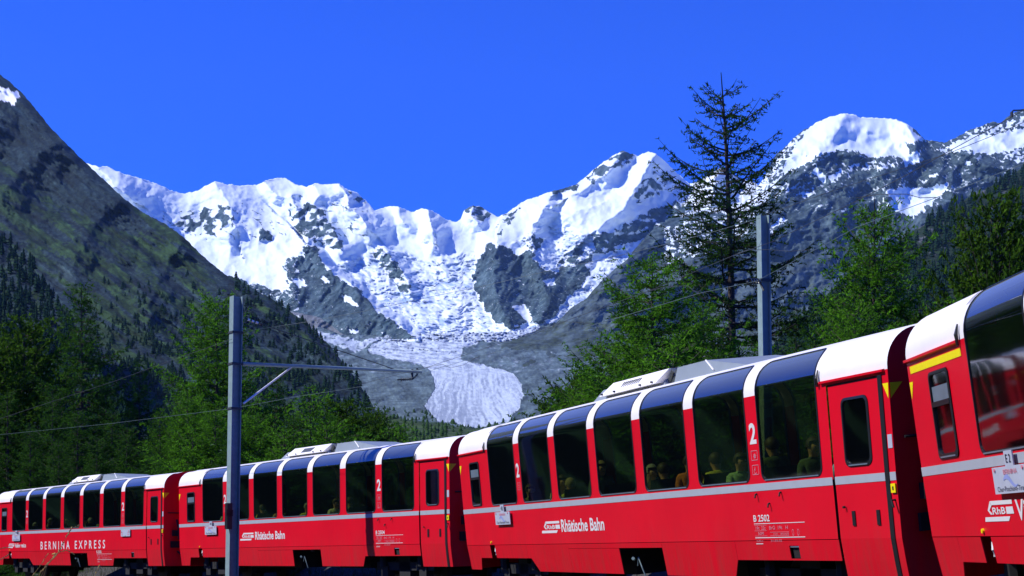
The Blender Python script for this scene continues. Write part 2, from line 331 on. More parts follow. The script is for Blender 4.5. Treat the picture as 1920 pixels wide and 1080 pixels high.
ridA = [([(400, 342), (418, 360), (432, 388), (440, 425)], 190, 60, 75), ([(497, 340), (500, 350), (520, 366), (548, 368)], 90, 20, 30), ([(592, 343), (598, 365), (590, 385), (600, 405), (625, 440), (640, 465)], 170, 55, 45),
 ([(636, 344), (648, 365), (655, 385), (668, 400), (690, 425)], 230, 45, 50), ([(745, 386), (748, 400), (760, 420)], 70, 30, 30), ([(800, 391), (806, 410), (812, 430)], 130, 30, 38), ([(885, 386), (888, 405), (895, 420)], 80, 22, 25),
 ([(575, 456), (600, 480), (625, 512), (665, 538), (700, 577), (740, 602), (785, 636)], 260, 130, 16), ([(930, 458), (925, 500), (930, 550), (955, 612)], 170, 36, 70), ([(1000, 478), (1015, 520), (1030, 560), (1015, 600)], 140, 32, 45),
 ([(1228, 287), (1215, 320), (1190, 350), (1180, 380), (1120, 430)], 190, 90, 60), ([(1168, 283), (1150, 310), (1120, 340), (1070, 370)], 120, 60, 30), ([(1030, 380), (1000, 420), (1000, 440)], 120, 60, 26), ([(1110, 385), (1070, 400), (1040, 395)], 90, 25, 40),
 ([(187, 313), (200, 330), (215, 350)], 320, 60, 165), ([(215, 350), (232, 362), (250, 375)], 90, 20, 40), ([(720, 465), (750, 500), (772, 548)], 110, 25, 25), ([(555, 390), (560, 420), (590, 450)], 80, 30, 20),
 ([(1350, 316), (1340, 345), (1330, 380)], 140, 40, 50), ([(800, 440), (815, 455), (812, 470)], 70, 20, 20), ([(560, 470), (540, 500), (545, 545)], 60, 20, 40)]
def chute(x, y):
    return inpoly(x, y, [(962, 622), (980, 612), (1015, 608), (1042, 596), (1055, 572), (1072, 552), (1090, 541), (1110, 515), (1135, 480), (1165, 458), (1195, 448), (1180, 480), (1150, 508), (1127, 530), (1099, 566), (1071, 580), (1036, 614), (1000, 630)])
def icefall(x, y):
    a = inpoly(x, y, [(620, 500), (700, 470), (760, 470), (800, 490), (890, 470), (905, 480), (885, 535), (900, 572), (930, 608), (965, 622), (965, 640), (780, 640), (735, 598), (700, 572), (680, 540), (650, 525)])
    b = inpoly(x, y, [(1000, 430), (1040, 420), (1110, 440), (1115, 500), (1060, 510), (1015, 500), (1000, 470), (960, 455)])
    return a | b | chute(x, y)
def jit(x, y, k=7, s=14, seed=20):
    return x + k * fbm(x / s, y / s, 4, seed) * 1.6, y + k * fbm(x / s, y / s, 4, seed + 50) * 1.6
def rockmaskA(x, y):
    jx, jy = jit(x, y, 8); r = np.zeros(x.shape)
    for p, a in rockA: r = np.where(inpoly(jx, jy, p), np.maximum(r, a), r)
    jx, jy = jit(x, y, 3, 6)
    for p in snow_holes: r = np.where(inpoly(jx, jy, p), 0, r)
    return r
def smooth2(a, n=1):
    for _ in range(n):
        p = np.pad(a, 1, mode='edge'); a = (p[:-2, 1:-1] + p[2:, 1:-1] + p[1:-1, :-2] + p[1:-1, 2:] + 4 * p[1:-1, 1:-1]) / 8
    return a
def reliefA(x, y):
    r = smooth2(rockmaskA(x, y), 2); ice = smooth2(icefall(x, y).astype(float), 5)
    wx = x + 14 * fbm(x / 60, y / 60, 3, 77); wy = y + 14 * fbm(x / 60, y / 60, 3, 78)
    broad = 90 * ridged(wx / 120, wy / 170, 3, 1) + 34 * fbm(wx / 48, wy / 40, 4, 2)
    rock = 46 * ridged((wx + .45 * wy) / 34, wy / 60, 6, 3, .58)
    # wavy terraces running across the glacier = crevassed ice
    ang = 9 * fbm(x / 70, y / 50, 3, 31)
    cre = 17 * ridged((x + 30 * ang / 9) / 22, (y + ang * 2 - .22 * x) / 5.5, 4, 6, .6) + 20 * fbm(x / 30, y / 14, 4, 8)
    sn = 8 * fbm(wx / 18, wy / 10, 4, 12)
    top = np.clip((y - np.interp(x, [p[0] for p in sky_top], [p[1] for p in sky_top])) / 25, 0.1, 1)
    return 1.25 * ridge_field(x, y, ridA) + broad * .75 * top + rock * r * 1.25 + cre * ice * 1.8 + sn * .9 * (1 - r) * (1 - ice)
def maskA(x, y):
    r = rockmaskA(x, y); n = fbm((x + .3 * y) / 16, y / 13, 5, 41, .55) ; n2 = ridged((x + .7 * y) / 26, y / 20, 4, 44)
    rr = np.where(r > .82, 1.0 - .55 * (ridged((x - 1.2 * y) / 34, (y + .5 * x) / 8, 5, 46, .6) > np.where((x < 560), .56, .76)), np.clip(.5 + (r - .5) * 1.0 + n * 1.5 + .35 * n2, 0, 1) * (r > 0))
    s = 1 - rr
    # thin rock flecks in the steep snow between the pillars
    fl = (ridged((x - .6 * y) / 34, y / 22, 5, 61) > .74) & (y > 380) & (x < 700) & (x > 300) & (y < 450)
    s = np.where(fl & (r == 0), .45, s)
    mor = inpoly(x, y, [(430, 560), (600, 595), (640, 625), (680, 640), (620, 700), (430, 700)]).astype(float)
    ice = smooth2(icefall(x, y).astype(float), 4); c1 = fbm((x + .3 * y) / 20, (y - .2 * x) / 6, 5, 71, .65); c2 = fbm(x / 60, y / 34, 3, 72)
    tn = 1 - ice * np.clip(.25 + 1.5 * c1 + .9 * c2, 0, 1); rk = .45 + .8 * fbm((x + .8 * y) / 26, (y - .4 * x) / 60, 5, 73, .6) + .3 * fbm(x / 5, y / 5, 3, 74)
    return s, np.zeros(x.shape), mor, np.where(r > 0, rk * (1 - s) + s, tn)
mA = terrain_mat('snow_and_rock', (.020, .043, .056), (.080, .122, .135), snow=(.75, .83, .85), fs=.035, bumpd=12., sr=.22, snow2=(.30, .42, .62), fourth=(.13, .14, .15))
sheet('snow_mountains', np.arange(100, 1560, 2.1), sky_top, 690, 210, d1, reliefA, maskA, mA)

# ------------------------------------------------------------------ glacier tongue and valley floor
tongue = [(684, 637), (717, 630), (785, 600), (858, 600), (965, 600), (1015, 612), (985, 637), (900, 641), (866, 655), (862, 673), (878, 677), (920, 687), (948, 695), (970, 707), (982, 738), (976, 763), (954, 788), (934, 794), (911, 800), (883, 802), (852, 794), (821, 791), (802, 774), (796, 760), (807, 743), (816, 726), (813, 706), (805, 692), (785, 681), (743, 676), (700, 664), (681, 655), (676, 645)]
sidearm = [(560, 600), (600, 622), (650, 632), (682, 640), (684, 650), (676, 662), (640, 655), (610, 640), (575, 618)]
d7 = dprof([(840, 1250), (800, 1600), (770, 2050), (740, 2600), (710, 3200), (680, 3850), (660, 4300), (640, 4700), (610, 5000)])
def mask7(x, y):
    jx, jy = jit(x, y, 4, 14, 90); jx = jx + 5 * fbm(x / 4, y / 3, 3, 290); jy = jy + 3 * fbm(x / 4, y / 3, 3, 291); t = inpoly(jx, jy, tongue); ts = smooth2(t.astype(float), 9)
    th = np.arctan2(x - 880 + 16 * fbm(x / 50, y / 50, 3, 89), y - 560.); rr_ = np.hypot(x - 880, y - 560)
    st = fbm(th * 40, rr_ / 60, 5, 93, .65); wv = fbm((x + .5 * y) / 22, (y - .12 * x) / 3.6, 5, 91, .6)
    low = np.clip((y - 680) / 30, 0, 1)
    s = ts * 1.15 - .12 + (low * .55 * st + (1 - low) * .55 * wv) * ts - .22 * np.clip((y - 715) / 70, 0, 1) * np.clip((905 - x) / 70, 0, 1)
    s = np.where(t, np.maximum(s, .34), np.minimum(s, .46))
    t2 = smooth2(inpoly(jx, jy, sidearm).astype(float), 3); s = np.where(t2 > .1, np.maximum(s, t2 * .72 + .7 * fbm(x / 9, y / 4, 4, 95) - .05), s)
    fl = fbm(x / 16, y / 5, 5, 96, .6); s = np.where(~t & (y < 700), np.maximum(s, .38 + .35 * (fl - .16)), s)
    md = np.abs(x - np.interp(y, [630, 636, 645, 655, 664], [760, 716, 695, 686, 690]))
    s = np.where((md < 3.2) & (y < 664) & (y > 634), 0.05, s)
    md2 = np.abs(y - np.interp(x, [740, 800, 870, 960], [634, 634, 638, 634])) ; s = np.where((md2 < 1.8) & (x > 800) & (x < 960), s - .25, s)
    veg = np.clip((y - 752 - .11 * (x - 560) - 12 * fbm(x / 40, y / 40, 3, 97)) / 22, 0, 1)
    sw = fbm((x - .9 * y) / 40, (y + .3 * x) / 11, 5, 99, .6)
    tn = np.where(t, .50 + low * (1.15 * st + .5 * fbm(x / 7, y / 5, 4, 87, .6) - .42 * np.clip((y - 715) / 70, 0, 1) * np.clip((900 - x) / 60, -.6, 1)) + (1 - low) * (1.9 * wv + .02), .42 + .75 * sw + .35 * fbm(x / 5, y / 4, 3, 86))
    return np.clip(s, 0, 1), veg * (~t), np.full(x.shape, 1.), tn
def relief7(x, y):
    t = smooth2(inpoly(x, y, tongue).astype(float), 6)
    cre = ridged((x + y) / 16, (y - .15 * x) / 4.5, 4, 101, .6); up = np.clip((715 - y) / 60, 0.3, 1)
    return t * (40 + 60 * cre * up + 16 * fbm(x / 40, y / 14, 3, 104)) + (1 - t) * (58 * ridged((x - y) / 50, (y + .5 * x) / 26, 5, 103, .55)) * np.clip((830 - y) / 100, .1, 1)
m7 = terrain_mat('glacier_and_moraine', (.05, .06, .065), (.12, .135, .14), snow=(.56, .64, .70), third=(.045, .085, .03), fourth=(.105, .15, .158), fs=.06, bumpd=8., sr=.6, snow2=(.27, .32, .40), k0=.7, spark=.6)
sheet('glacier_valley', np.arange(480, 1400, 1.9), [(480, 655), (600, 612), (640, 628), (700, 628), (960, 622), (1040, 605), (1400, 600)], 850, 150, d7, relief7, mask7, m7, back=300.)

# ------------------------------------------------------------------ rocky mountain on the right
top2 = [(940, 645), (965, 636), (1036, 612), (1071, 577), (1099, 560), (1127, 527), (1152, 506), (1177, 485), (1198, 457), (1226, 429), (1260, 408), (1300, 396), (1350, 388), (1400, 376), (1428, 340), (1455, 290), (1480, 268), (1500, 248), (1515, 240), (1530, 230), (1560, 218), (1585, 212), (1603, 215), (1612, 220), (1650, 221), (1680, 224), (1700, 232), (1712, 240), (1725, 252), (1735, 262), (1750, 264), (1770, 268), (1785, 262), (1800, 254), (1815, 245), (1830, 240), (1845, 234), (1862, 228), (1875, 231), (1890, 218), (1905, 210), (1920, 203), (1990, 150), (2100, 110), (2400, 60)]
d2 = dprof([(850, 1500), (800, 1700), (760, 2400), (700, 3500), (660, 4350), (620, 4820), (560, 5020), (450, 5350), (350, 5700), (210, 6250), (50, 7000)])
snowB = [([(1518, 236), (1571, 205), (1603, 206), (1641, 210), (1698, 220), (1715, 250), (1735, 264), (1698, 268), (1708, 285), (1698, 300), (1677, 292), (1627, 296), (1606, 282), (1585, 282), (1553, 284), (1518, 303), (1473, 326), (1465, 320), (1487, 285)], 1.),
 ([(1480, 265), (1515, 240), (1500, 280), (1473, 322), (1455, 345), (1437, 385), (1425, 380), (1432, 335)], .52), ([(1578, 308), (1677, 300), (1690, 312), (1640, 322), (1590, 322)], .5),
 ([(1691, 302), (1715, 283), (1733, 300), (1698, 311)], 1.), ([(1522, 303), (1536, 321), (1553, 342), (1543, 349), (1530, 325)], .9), ([(1553, 330), (1580, 320), (1575, 332), (1555, 345)], .8),
 ([(1757, 282), (1800, 262), (1852, 255), (1925, 240), (2050, 200), (2050, 260), (1920, 275), (1881, 285), (1852, 288), (1810, 284), (1775, 287)], .96), ([(1830, 238), (1870, 232), (1925, 215), (1925, 245), (1850, 256), (1790, 268)], .52),
 ([(1880, 285), (1920, 275), (1920, 306), (1885, 300)], .5), ([(1691, 352), (1735, 352), (1779, 343), (1777, 356), (1750, 377), (1726, 398), (1712, 407), (1677, 396), (1660, 384), (1680, 372), (1657, 358)], 1.), ([(1280, 345), (1350, 300), (1420, 330), (1440, 340), (1432, 380), (1380, 402), (1320, 398), (1250, 410)], .85),
 ([(1240, 430), (1300, 410), (1420, 400), (1400, 440), (1330, 470), (1250, 500)], .42), ([(1435, 430), (1470, 405), (1475, 412), (1440, 440)], .8), ([(1722, 340), (1755, 326), (1760, 330), (1728, 342)], .85), ([(1805, 300), (1825, 305), (1822, 309), (1808, 306)], .9),
 ([(1500, 350), (1540, 345), (1520, 370), (1490, 372)], .45), ([(1450, 350), (1500, 335), (1500, 350), (1460, 372)], .4)]
ridB = [([(1585, 212), (1560, 260), (1530, 300), (1480, 345), (1440, 400)], 130, 80, 90), ([(1540, 290), (1600, 285), (1680, 298)], 110, 50, 20), ([(1700, 232), (1715, 260), (1722, 290)], 130, 40, 25), ([(1600, 330), (1540, 380), (1480, 430), (1400, 470)], 90, 60, 120),
 ([(1800, 290), (1850, 310), (1920, 330)], 120, 20, 40), ([(1177, 485), (1130, 540), (1060, 600)], 120, 30, 60), ([(1330, 480), (1240, 560), (1100, 640)], 140, 60, 60), ([(1755, 330), (1790, 370), (1730, 420)], 120, 50, 40), ([(1655, 335), (1665, 360), (1670, 390)], 130, 30, 60)]
def relief2(x, y):
    wx = x + 20 * fbm(x / 80, y / 80, 3, 177); wy = y + 20 * fbm(x / 80, y / 80, 3, 178)
    s = smooth2(snowmaskB(x, y), 3); lo = np.clip((y - 420) / 200, 0, 1)
    top = np.clip((y - np.interp(x, [p[0] for p in top2], [p[1] for p in top2])) / 25, 0.1, 1)
    return ridge_field(x, y, ridB) + top * (80 * ridged(wx / 130, wy / 110, 3, 111) + (1 - .85 * s) * (36 * ridged((wx + .3 * wy) / 30, wy / 34, 6, 113, .6) * (1 - .45 * lo)) + 22 * fbm(wx / 30, wy / 22, 4, 112))
def snowmaskB(x, y):
    jx, jy = jit(x, y, 6, 12, 120); r = np.zeros(x.shape)
    for p, a in snowB: r = np.where(inpoly(jx, jy, p), np.maximum(r, a), r)
    return r
def mask2(x, y):
    s = snowmaskB(x, y); n = fbm(x / 8, y / 6, 5, 141, .6); s2 = np.where(s > .9, 1, np.where(s > 0, np.clip(.5 + (s - .5) + n * 1.4, 0, 1), 0))
    st = (ridged((x - .9 * y) / 30, (y + .4 * x) / 9, 5, 145) > .60) & (y < 400) & (fbm(x / 40, y / 30, 3, 146) > -.05); s2 = np.where(st & (s == 0), .52, s2)
    veg = np.clip(.5 + 1.2 * fbm(x / 60, y / 25, 5, 147) - (560 - y) / 200, 0, 1) * (y > 430) * .55
    return s2, veg, np.clip((y - 430 + 60 * fbm(x / 60, y / 60, 4, 148)) / 90, 0, .75), np.where(s2 > .5, .9, .45 + .7 * fbm((x - .5 * y) / 50, (y + .5 * x) / 14, 5, 149, .6) + .35 * fbm(x / 6, y / 5, 3, 150))
m2 = terrain_mat('grey_rock_and_snow', (.020, .038, .046), (.076, .112, .118), snow=(.74, .83, .85), third=(.045, .062, .032), fourth=(.072, .102, .108), fs=.05, bumpd=7., sr=.15)
sheet('rocky_mountain', np.arange(940, 2300, 2.3), top2, [(940, 700), (1040, 760), (1200, 800), (2400, 820)], 210, d2, relief2, mask2, m2, back=1500.)

# ------------------------------------------------------------------ left mountain
top4 = [(-900, -150), (-400, -20), (-200, 50), (-60, 105), (0, 140), (20, 155), (45, 178), (70, 208), (95, 240), (120, 265), (150, 295), (187, 330), (230, 370), (270, 400), (310, 420), (345, 445), (380, 480), (420, 513), (450, 525), (480, 545), (510, 560), (545, 585), (575, 603), (591, 625), (616, 645), (633, 667), (653, 692), (672, 715), (684, 737), (699, 760), (720, 800)]
d4 = dprof([(900, 500), (800, 900), (740, 1150), (640, 1500), (500, 2000), (400, 2300), (300, 2600), (140, 3000), (-100, 3500), (-200, 3700)])
def mask4(x, y):
    jx, jy = jit(x, y, 6, 12, 220)
    u = (x * .82 + y * .57); v = (-x * .57 + y * .82)
    gb = fbm(u / 150, v / 22, 5, 221, .5) + .2 * fbm(x / 14, y / 9, 4, 222) + .02
    cl = inpoly(jx, jy, [(-900, -200), (0, 130), (60, 190), (130, 270), (200, 340), (270, 420), (250, 440), (200, 425), (130, 390), (60, 350), (0, 300), (-900, 200)])
    shadecliff = inpoly(jx, jy, [(455, 590), (520, 600), (590, 650), (650, 700), (695, 765), (640, 740), (560, 690), (470, 640)])  # cliffs facing away from the sun; their shade put in as bare dark rock
    g_ = np.where(cl, .12, np.clip(.5 + gb * 1.5, 0, 1)); g_ = np.where(shadecliff, .05, g_)
    s = inpoly(jx, jy, [(-40, 150), (0, 163), (42, 176), (30, 186), (26, 197), (0, 186), (-40, 180)]).astype(float)
    sc = inpoly(jx, jy, [(88, 520), (108, 496), (130, 508), (148, 545), (120, 540)]).astype(float) + np.clip(.5 + 1.6 * fbm(u / 70, v / 9, 5, 226, .6), 0, 1) * .50
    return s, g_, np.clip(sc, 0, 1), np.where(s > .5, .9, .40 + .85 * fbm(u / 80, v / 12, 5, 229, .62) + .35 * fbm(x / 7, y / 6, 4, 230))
ridD = [([(0, 300), (130, 392), (250, 440), (330, 500)], -140, 40, 60), ([(120, 265), (60, 300), (20, 340)], 120, 50, 60), ([(230, 370), (180, 420), (140, 480)], 90, 60, 50), ([(345, 445), (300, 520), (260, 600)], 90, 60, 60), ([(480, 545), (430, 620), (420, 700)], 110, 80, 70),
 ([(500, 575), (570, 640), (640, 700), (700, 765)], 90, 22, 40)]
def relief4(x, y):
    u = (x * .82 + y * .57); v = (-x * .57 + y * .82); wx = x + 24 * fbm(x / 90, y / 90, 3, 277); wy = y + 24 * fbm(x / 90, y / 90, 3, 278)
    top = np.clip((y - np.interp(x, [p[0] for p in top4], [p[1] for p in top4])) / 22, 0.08, 1)
    return np.clip((900 - y) / 300, .15, 1) * (ridge_field(x, y, ridD) * .6 + top * (46 * ridged(wx / 140, wy / 150, 3, 211) + 40 * ridged(u / 120, v / 26, 6, 212, .55) + 9 * ridged(x / 14, y / 30, 5, 213, .6)))
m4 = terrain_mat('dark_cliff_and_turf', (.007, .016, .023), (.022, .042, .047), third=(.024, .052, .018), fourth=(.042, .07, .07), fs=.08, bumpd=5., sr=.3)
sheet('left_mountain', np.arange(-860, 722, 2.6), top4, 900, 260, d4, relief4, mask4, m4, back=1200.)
# nearer wooded spur at the far left
top5 = [(-700, 250), (-300, 330), (-60, 405), (0, 437), (30, 462), (60, 500), (85, 535), (100, 560), (130, 610), (170, 680), (230, 760), (300, 840)]
d5 = dprof([(900, 350), (800, 600), (700, 800), (560, 1050), (437, 1250), (200, 1500)])
sheet('wooded_spur', np.arange(-700, 300, 4), top5, 900, 110, d5, lambda x, y: np.clip((900 - y) / 300, .15, 1) * 22 * ridged(x / 50, y / 60, 5, 313, .6),
      lambda x, y: (np.zeros(x.shape), np.clip(.35 + fbm(x / 20, y / 16, 5, 321), 0, 1), (fbm(x / 30, y / 12, 5, 322) > .22) * .6), m4, back=500.)
# ------------------------------------------------------------------ wooded hill at the right
top9 = [(1300, 720), (1440, 660), (1500, 600), (1560, 545), (1640, 492), (1694, 444), (1729, 423), (1782, 392), (1817, 370), (1852, 352), (1888, 334), (1920, 314), (2050, 235), (2300, 120)]
d9 = dprof([(850, 500), (760, 800), (700, 1000), (600, 1250), (500, 1550), (400, 1900), (300, 2200), (100, 2700)])
m9 = terrain_mat('wooded_hillside', (.04, .045, .05), (.12, .125, .13), third=(.018, .034, .014), fourth=(.10, .12, .12), fs=.1, bumpd=3.)
sheet('wooded_hill', np.arange(1300, 2300, 4), top9, 840, 110, d9, lambda x, y: np.clip((850 - y) / 300, .15, 1) * 30 * ridged(x / 70, y / 70, 5, 413, .55),
      lambda x, y: (np.zeros(x.shape), np.clip(.75 + fbm(x / 20, y / 16, 5, 421), 0, 1), (fbm(x / 16, y / 10, 5, 422) > .25) * .6), m9, back=700.)
# ------------------------------------------------------------------ near slope behind the railway (meadow and scrub)
top8 = [(-900, 830), (-200, 850), (300, 842), (430, 780), (500, 745), (560, 742), (620, 757), (700, 773), (760, 787), (830, 797), (900, 804), (960, 800), (1060, 775), (1150, 750), (1400, 725), (1600, 690), (1960, 655), (2600, 600)]
d8 = dprof([(1105, 66), (1033, 130), (900, 300), (850, 500), (800, 900), (740, 1150), (600, 1300)])
m8 = terrain_mat('scrub_slope', (.05, .055, .055), (.15, .15, .15), third=(.045, .075, .024), fourth=(.2, .2, .2), fs=.25, bumpd=1.)
sheet('scrub_slope', np.arange(-900, 2600, 7), top8, 1105, 90, d8, lambda x, y: np.clip((1033 - y) / 200, 0, 1) * 16 * fbm(x / 60, y / 30, 5, 513),
      lambda x, y: (np.zeros(x.shape), np.clip(.78 + .9 * fbm(x / 12, y / 8, 5, 521), 0, 1), (fbm(x / 16, y / 8, 5, 522) > .2) * .6), m8, back=120.)
# woodland on the sunny side, off to the left of the picture; it is what the carriage windows mirror
az = np.radians(np.arange(-175, -19.5, 1.1)); rr = np.array([70, 82, 96, 120, 160, 210, 270])
zz = np.array([-1.7, 3, 8, 17, 29, 42, 55.])
VV = []
for i, r_ in enumerate(rr):
    n = perlin(az * 14, az * 0 + i * 1.7, 8) * 3.2 + perlin(az * 60, az * 0 + i * 3.1, 9) * 1.6
    r2 = r_ + perlin(az * 30, az * 0 + i * 2.3, 10) * 6
    VV.append(np.stack([r2 * np.sin(az), r2 * np.cos(az), zz[i] + n * (i > 0)], -1))
VV = np.stack(VV); nr, nc = VV.shape[:2]; idx = np.arange(nr * nc).reshape(nr, nc)
link('wooded_bank', np_mesh('wooded_bank', VV.reshape(-1, 3), np.stack([idx[:-1, :-1], idx[:-1, 1:], idx[1:, 1:], idx[1:, :-1]], -1).reshape(-1, 4), [M['farpine']], smooth=False), kind='structure')

# ------------------------------------------------------------------ trees
def conifer_meshes(h, rad, seed, z0=.08, nb=150, droop=.25, up=.25, prof=.85, twig=.42, step=.16, tuft=.075, tstep=.075, sag=.0, trunk_r=.16, lean=(0, 0), bushy=1.0, irregular=.25, pine=False, top_sparse=1.0, mat_leaf=None, sat=1.25):
    rs = np.random.RandomState(seed); T = []; wood = MB()
    def axis(z): t = z / h; return np.array([lean[0] * t * t + .03 * h * .3 * math.sin(3 * t + seed), lean[1] * t * t, z])
    wood.tube([axis(z) for z in np.linspace(0, h, 12)], [trunk_r * (1 - z / h) ** .9 + .012 for z in np.linspace(0, h, 12)], 8)
    bw = MB(); P = []; Dv = []
    for k in range(nb):
        nwh = 6; nw_ = nb // nwh; t = z0 + (1 - z0) * max(.001, (k // nwh + .5 + .20 * rs.randn()) / (nw_ + 1)) ** .92
        t = min(max(t, .01), .985)
        z = t * h; ph = k * 2.39996 + rs.rand() * .7
        q = (1 - t); L = rad * (1 - math.exp(-q * sat)) / (1 - math.exp(-sat)) * (1 + irregular * rs.randn()) + .10 * rad * (.4 + rs.rand())
        L = max(.12, min(L, rad * 1.3)); d = np.array([math.cos(ph), math.sin(ph), 0]); side = np.array([-d[1], d[0], 0])
        pit = (.75 - .9 * (1 - t)) * .6 + .1 * rs.randn()      # upper branches rise, lower ones level or droop
        us = np.linspace(0, 1, 7); base = axis(z)
        wig = .05 * L * np.sin(us * 5 + rs.rand() * 6)
        pts = base + np.outer(us * L, d) + np.outer(wig, side); pts[:, 2] += L * (pit * us - droop * us * (1 - .0 * us) * (q + .2) + up * us ** 2)
        bw.tube(pts, [max(.006, trunk_r * .22 * (L / rad) ** .7 * (1 - u) + .006) for u in us], 3, cap=False)
        nt_ = max(3, int(L / step)); 
        for j in range(nt_):
            u = .12 + .88 * (j + rs.rand()) / nt_; c = np.array([np.interp(u, us, pts[:, a]) for a in range(3)])
            for sgn in (-1, 1):
                if rs.rand() > bushy * .95: continue
                l = min(twig * L * (1.05 - u) + .10 + .12 * rs.rand(), 1.0) * (.6 + .7 * rs.rand())
                a = math.radians(35 + 35 * rs.rand()); td = d * math.cos(a) + side * sgn * math.sin(a); td[2] += -.35 * sag + (.25 if pine else .11) * rs.randn() + (.45 if pine else .05)
                n = max(2, int(l / tstep)); ss = (np.arange(n) + rs.rand(n)) / n * l
                pp = c + np.outer(ss, td); pp[:, 2] -= sag * ss ** 2 * .8
                P.append(pp); Dv.append(np.tile(td, (n, 1)))
                if l > .35: bw.tube([c, pp[-1]], [.008, .004], 3, cap=False)
    P = np.concatenate(P); Dv = np.concatenate(Dv); n = len(P)
    rd = rs.randn(n, 3); rd[:, 2] += .35; a = Dv / np.linalg.norm(Dv, axis=1)[:, None] * .5 + rd * .55; a /= np.linalg.norm(a, axis=1)[:, None]
    b = np.cross(a, rs.randn(n, 3)); b /= np.linalg.norm(b, axis=1)[:, None] + 1e-6
    s = tuft * (.6 + .9 * rs.rand(n))[:, None]
    wv = .33 if not pine else .5
    v = np.stack([P - b * s * wv, P + b * s * wv, P + a * s * 1.7], 1).reshape(-1, 3); v += rs.randn(*v.shape) * .004
    crown = np_mesh('crown', v, np.arange(3 * n).reshape(-1, 3), [mat_leaf or M['larch']])
    tm = wood.mesh('trunk', M['bark'], True); bm_ = bw.mesh('branches', M['bark'])
    return tm, bm_, crown
def tree(name, ms, px, py_top, Y, h, label, rot=0., group=None, wid=1., base_z=-1.65):
    "stands the tree so that its tip is seen at (px, py_top) from the platform"
    tip = at(px, py_top, Y); sc = (tip.z - base_z) / h
    e = empty(name, (tip.x, Y, base_z)); e.scale = (sc * wid, sc * wid, sc); e.rotation_euler = (0, 0, rot)
    tag(e, label, 'tree', group)
    link('trunk', ms[0], e); link('branches', ms[1], e); link('crown', ms[2], e); return e
big_larch = conifer_meshes(17, 3.05, 11, z0=.10, nb=138, droop=.34, up=.36, prof=.55, twig=.36, step=.15, tuft=.065, tstep=.040, sag=.22, trunk_r=.22, bushy=.85, irregular=.22, lean=(-.7, 0), mat_leaf=M['larchgaunt'], sat=3.0)
dl = [conifer_meshes(12, 4.1, 21 + i, z0=.03, nb=174, droop=.55, up=.42, prof=.66, twig=.34, step=.135, tuft=.072, tstep=.045, sag=.25, trunk_r=.17, irregular=.24) for i in range(2)]
spr = conifer_meshes(14, 3.6, 31, z0=.03, nb=168, droop=.65, up=.32, prof=.65, twig=.33, step=.16, tuft=.08, tstep=.052, sag=.4, trunk_r=.18, irregular=.32, mat_leaf=M['larchdark'])
pin = conifer_meshes(9, 2.5, 41, z0=.03, nb=130, droop=.15, up=.55, prof=.42, twig=.36, step=.15, tuft=.075, tstep=.040, pine=True, trunk_r=.15, irregular=.2, mat_leaf=M['pine'], sat=3.4)
light = conifer_meshes(8, 3.0, 51, z0=.03, nb=140, droop=.3, up=.3, prof=.6, twig=.40, step=.16, tuft=.08, tstep=.06, sag=.1, trunk_r=.10, irregular=.36, bushy=.85)
L_ = {'d': (dl[0], 12, 'larch_tree'), 'e': (dl[1], 12, 'larch_tree'), 's': (spr, 14, 'spruce_tree'), 'l': (light, 8, 'larch_tree'), 'p': (pin, 9, 'pine_tree')}
tree('larch_tree', big_larch, 1383, 136, 58, 17, 'tall gaunt dark larch with sparse bare-looking branches, tallest tree, left of the grey mast', wid=.98)
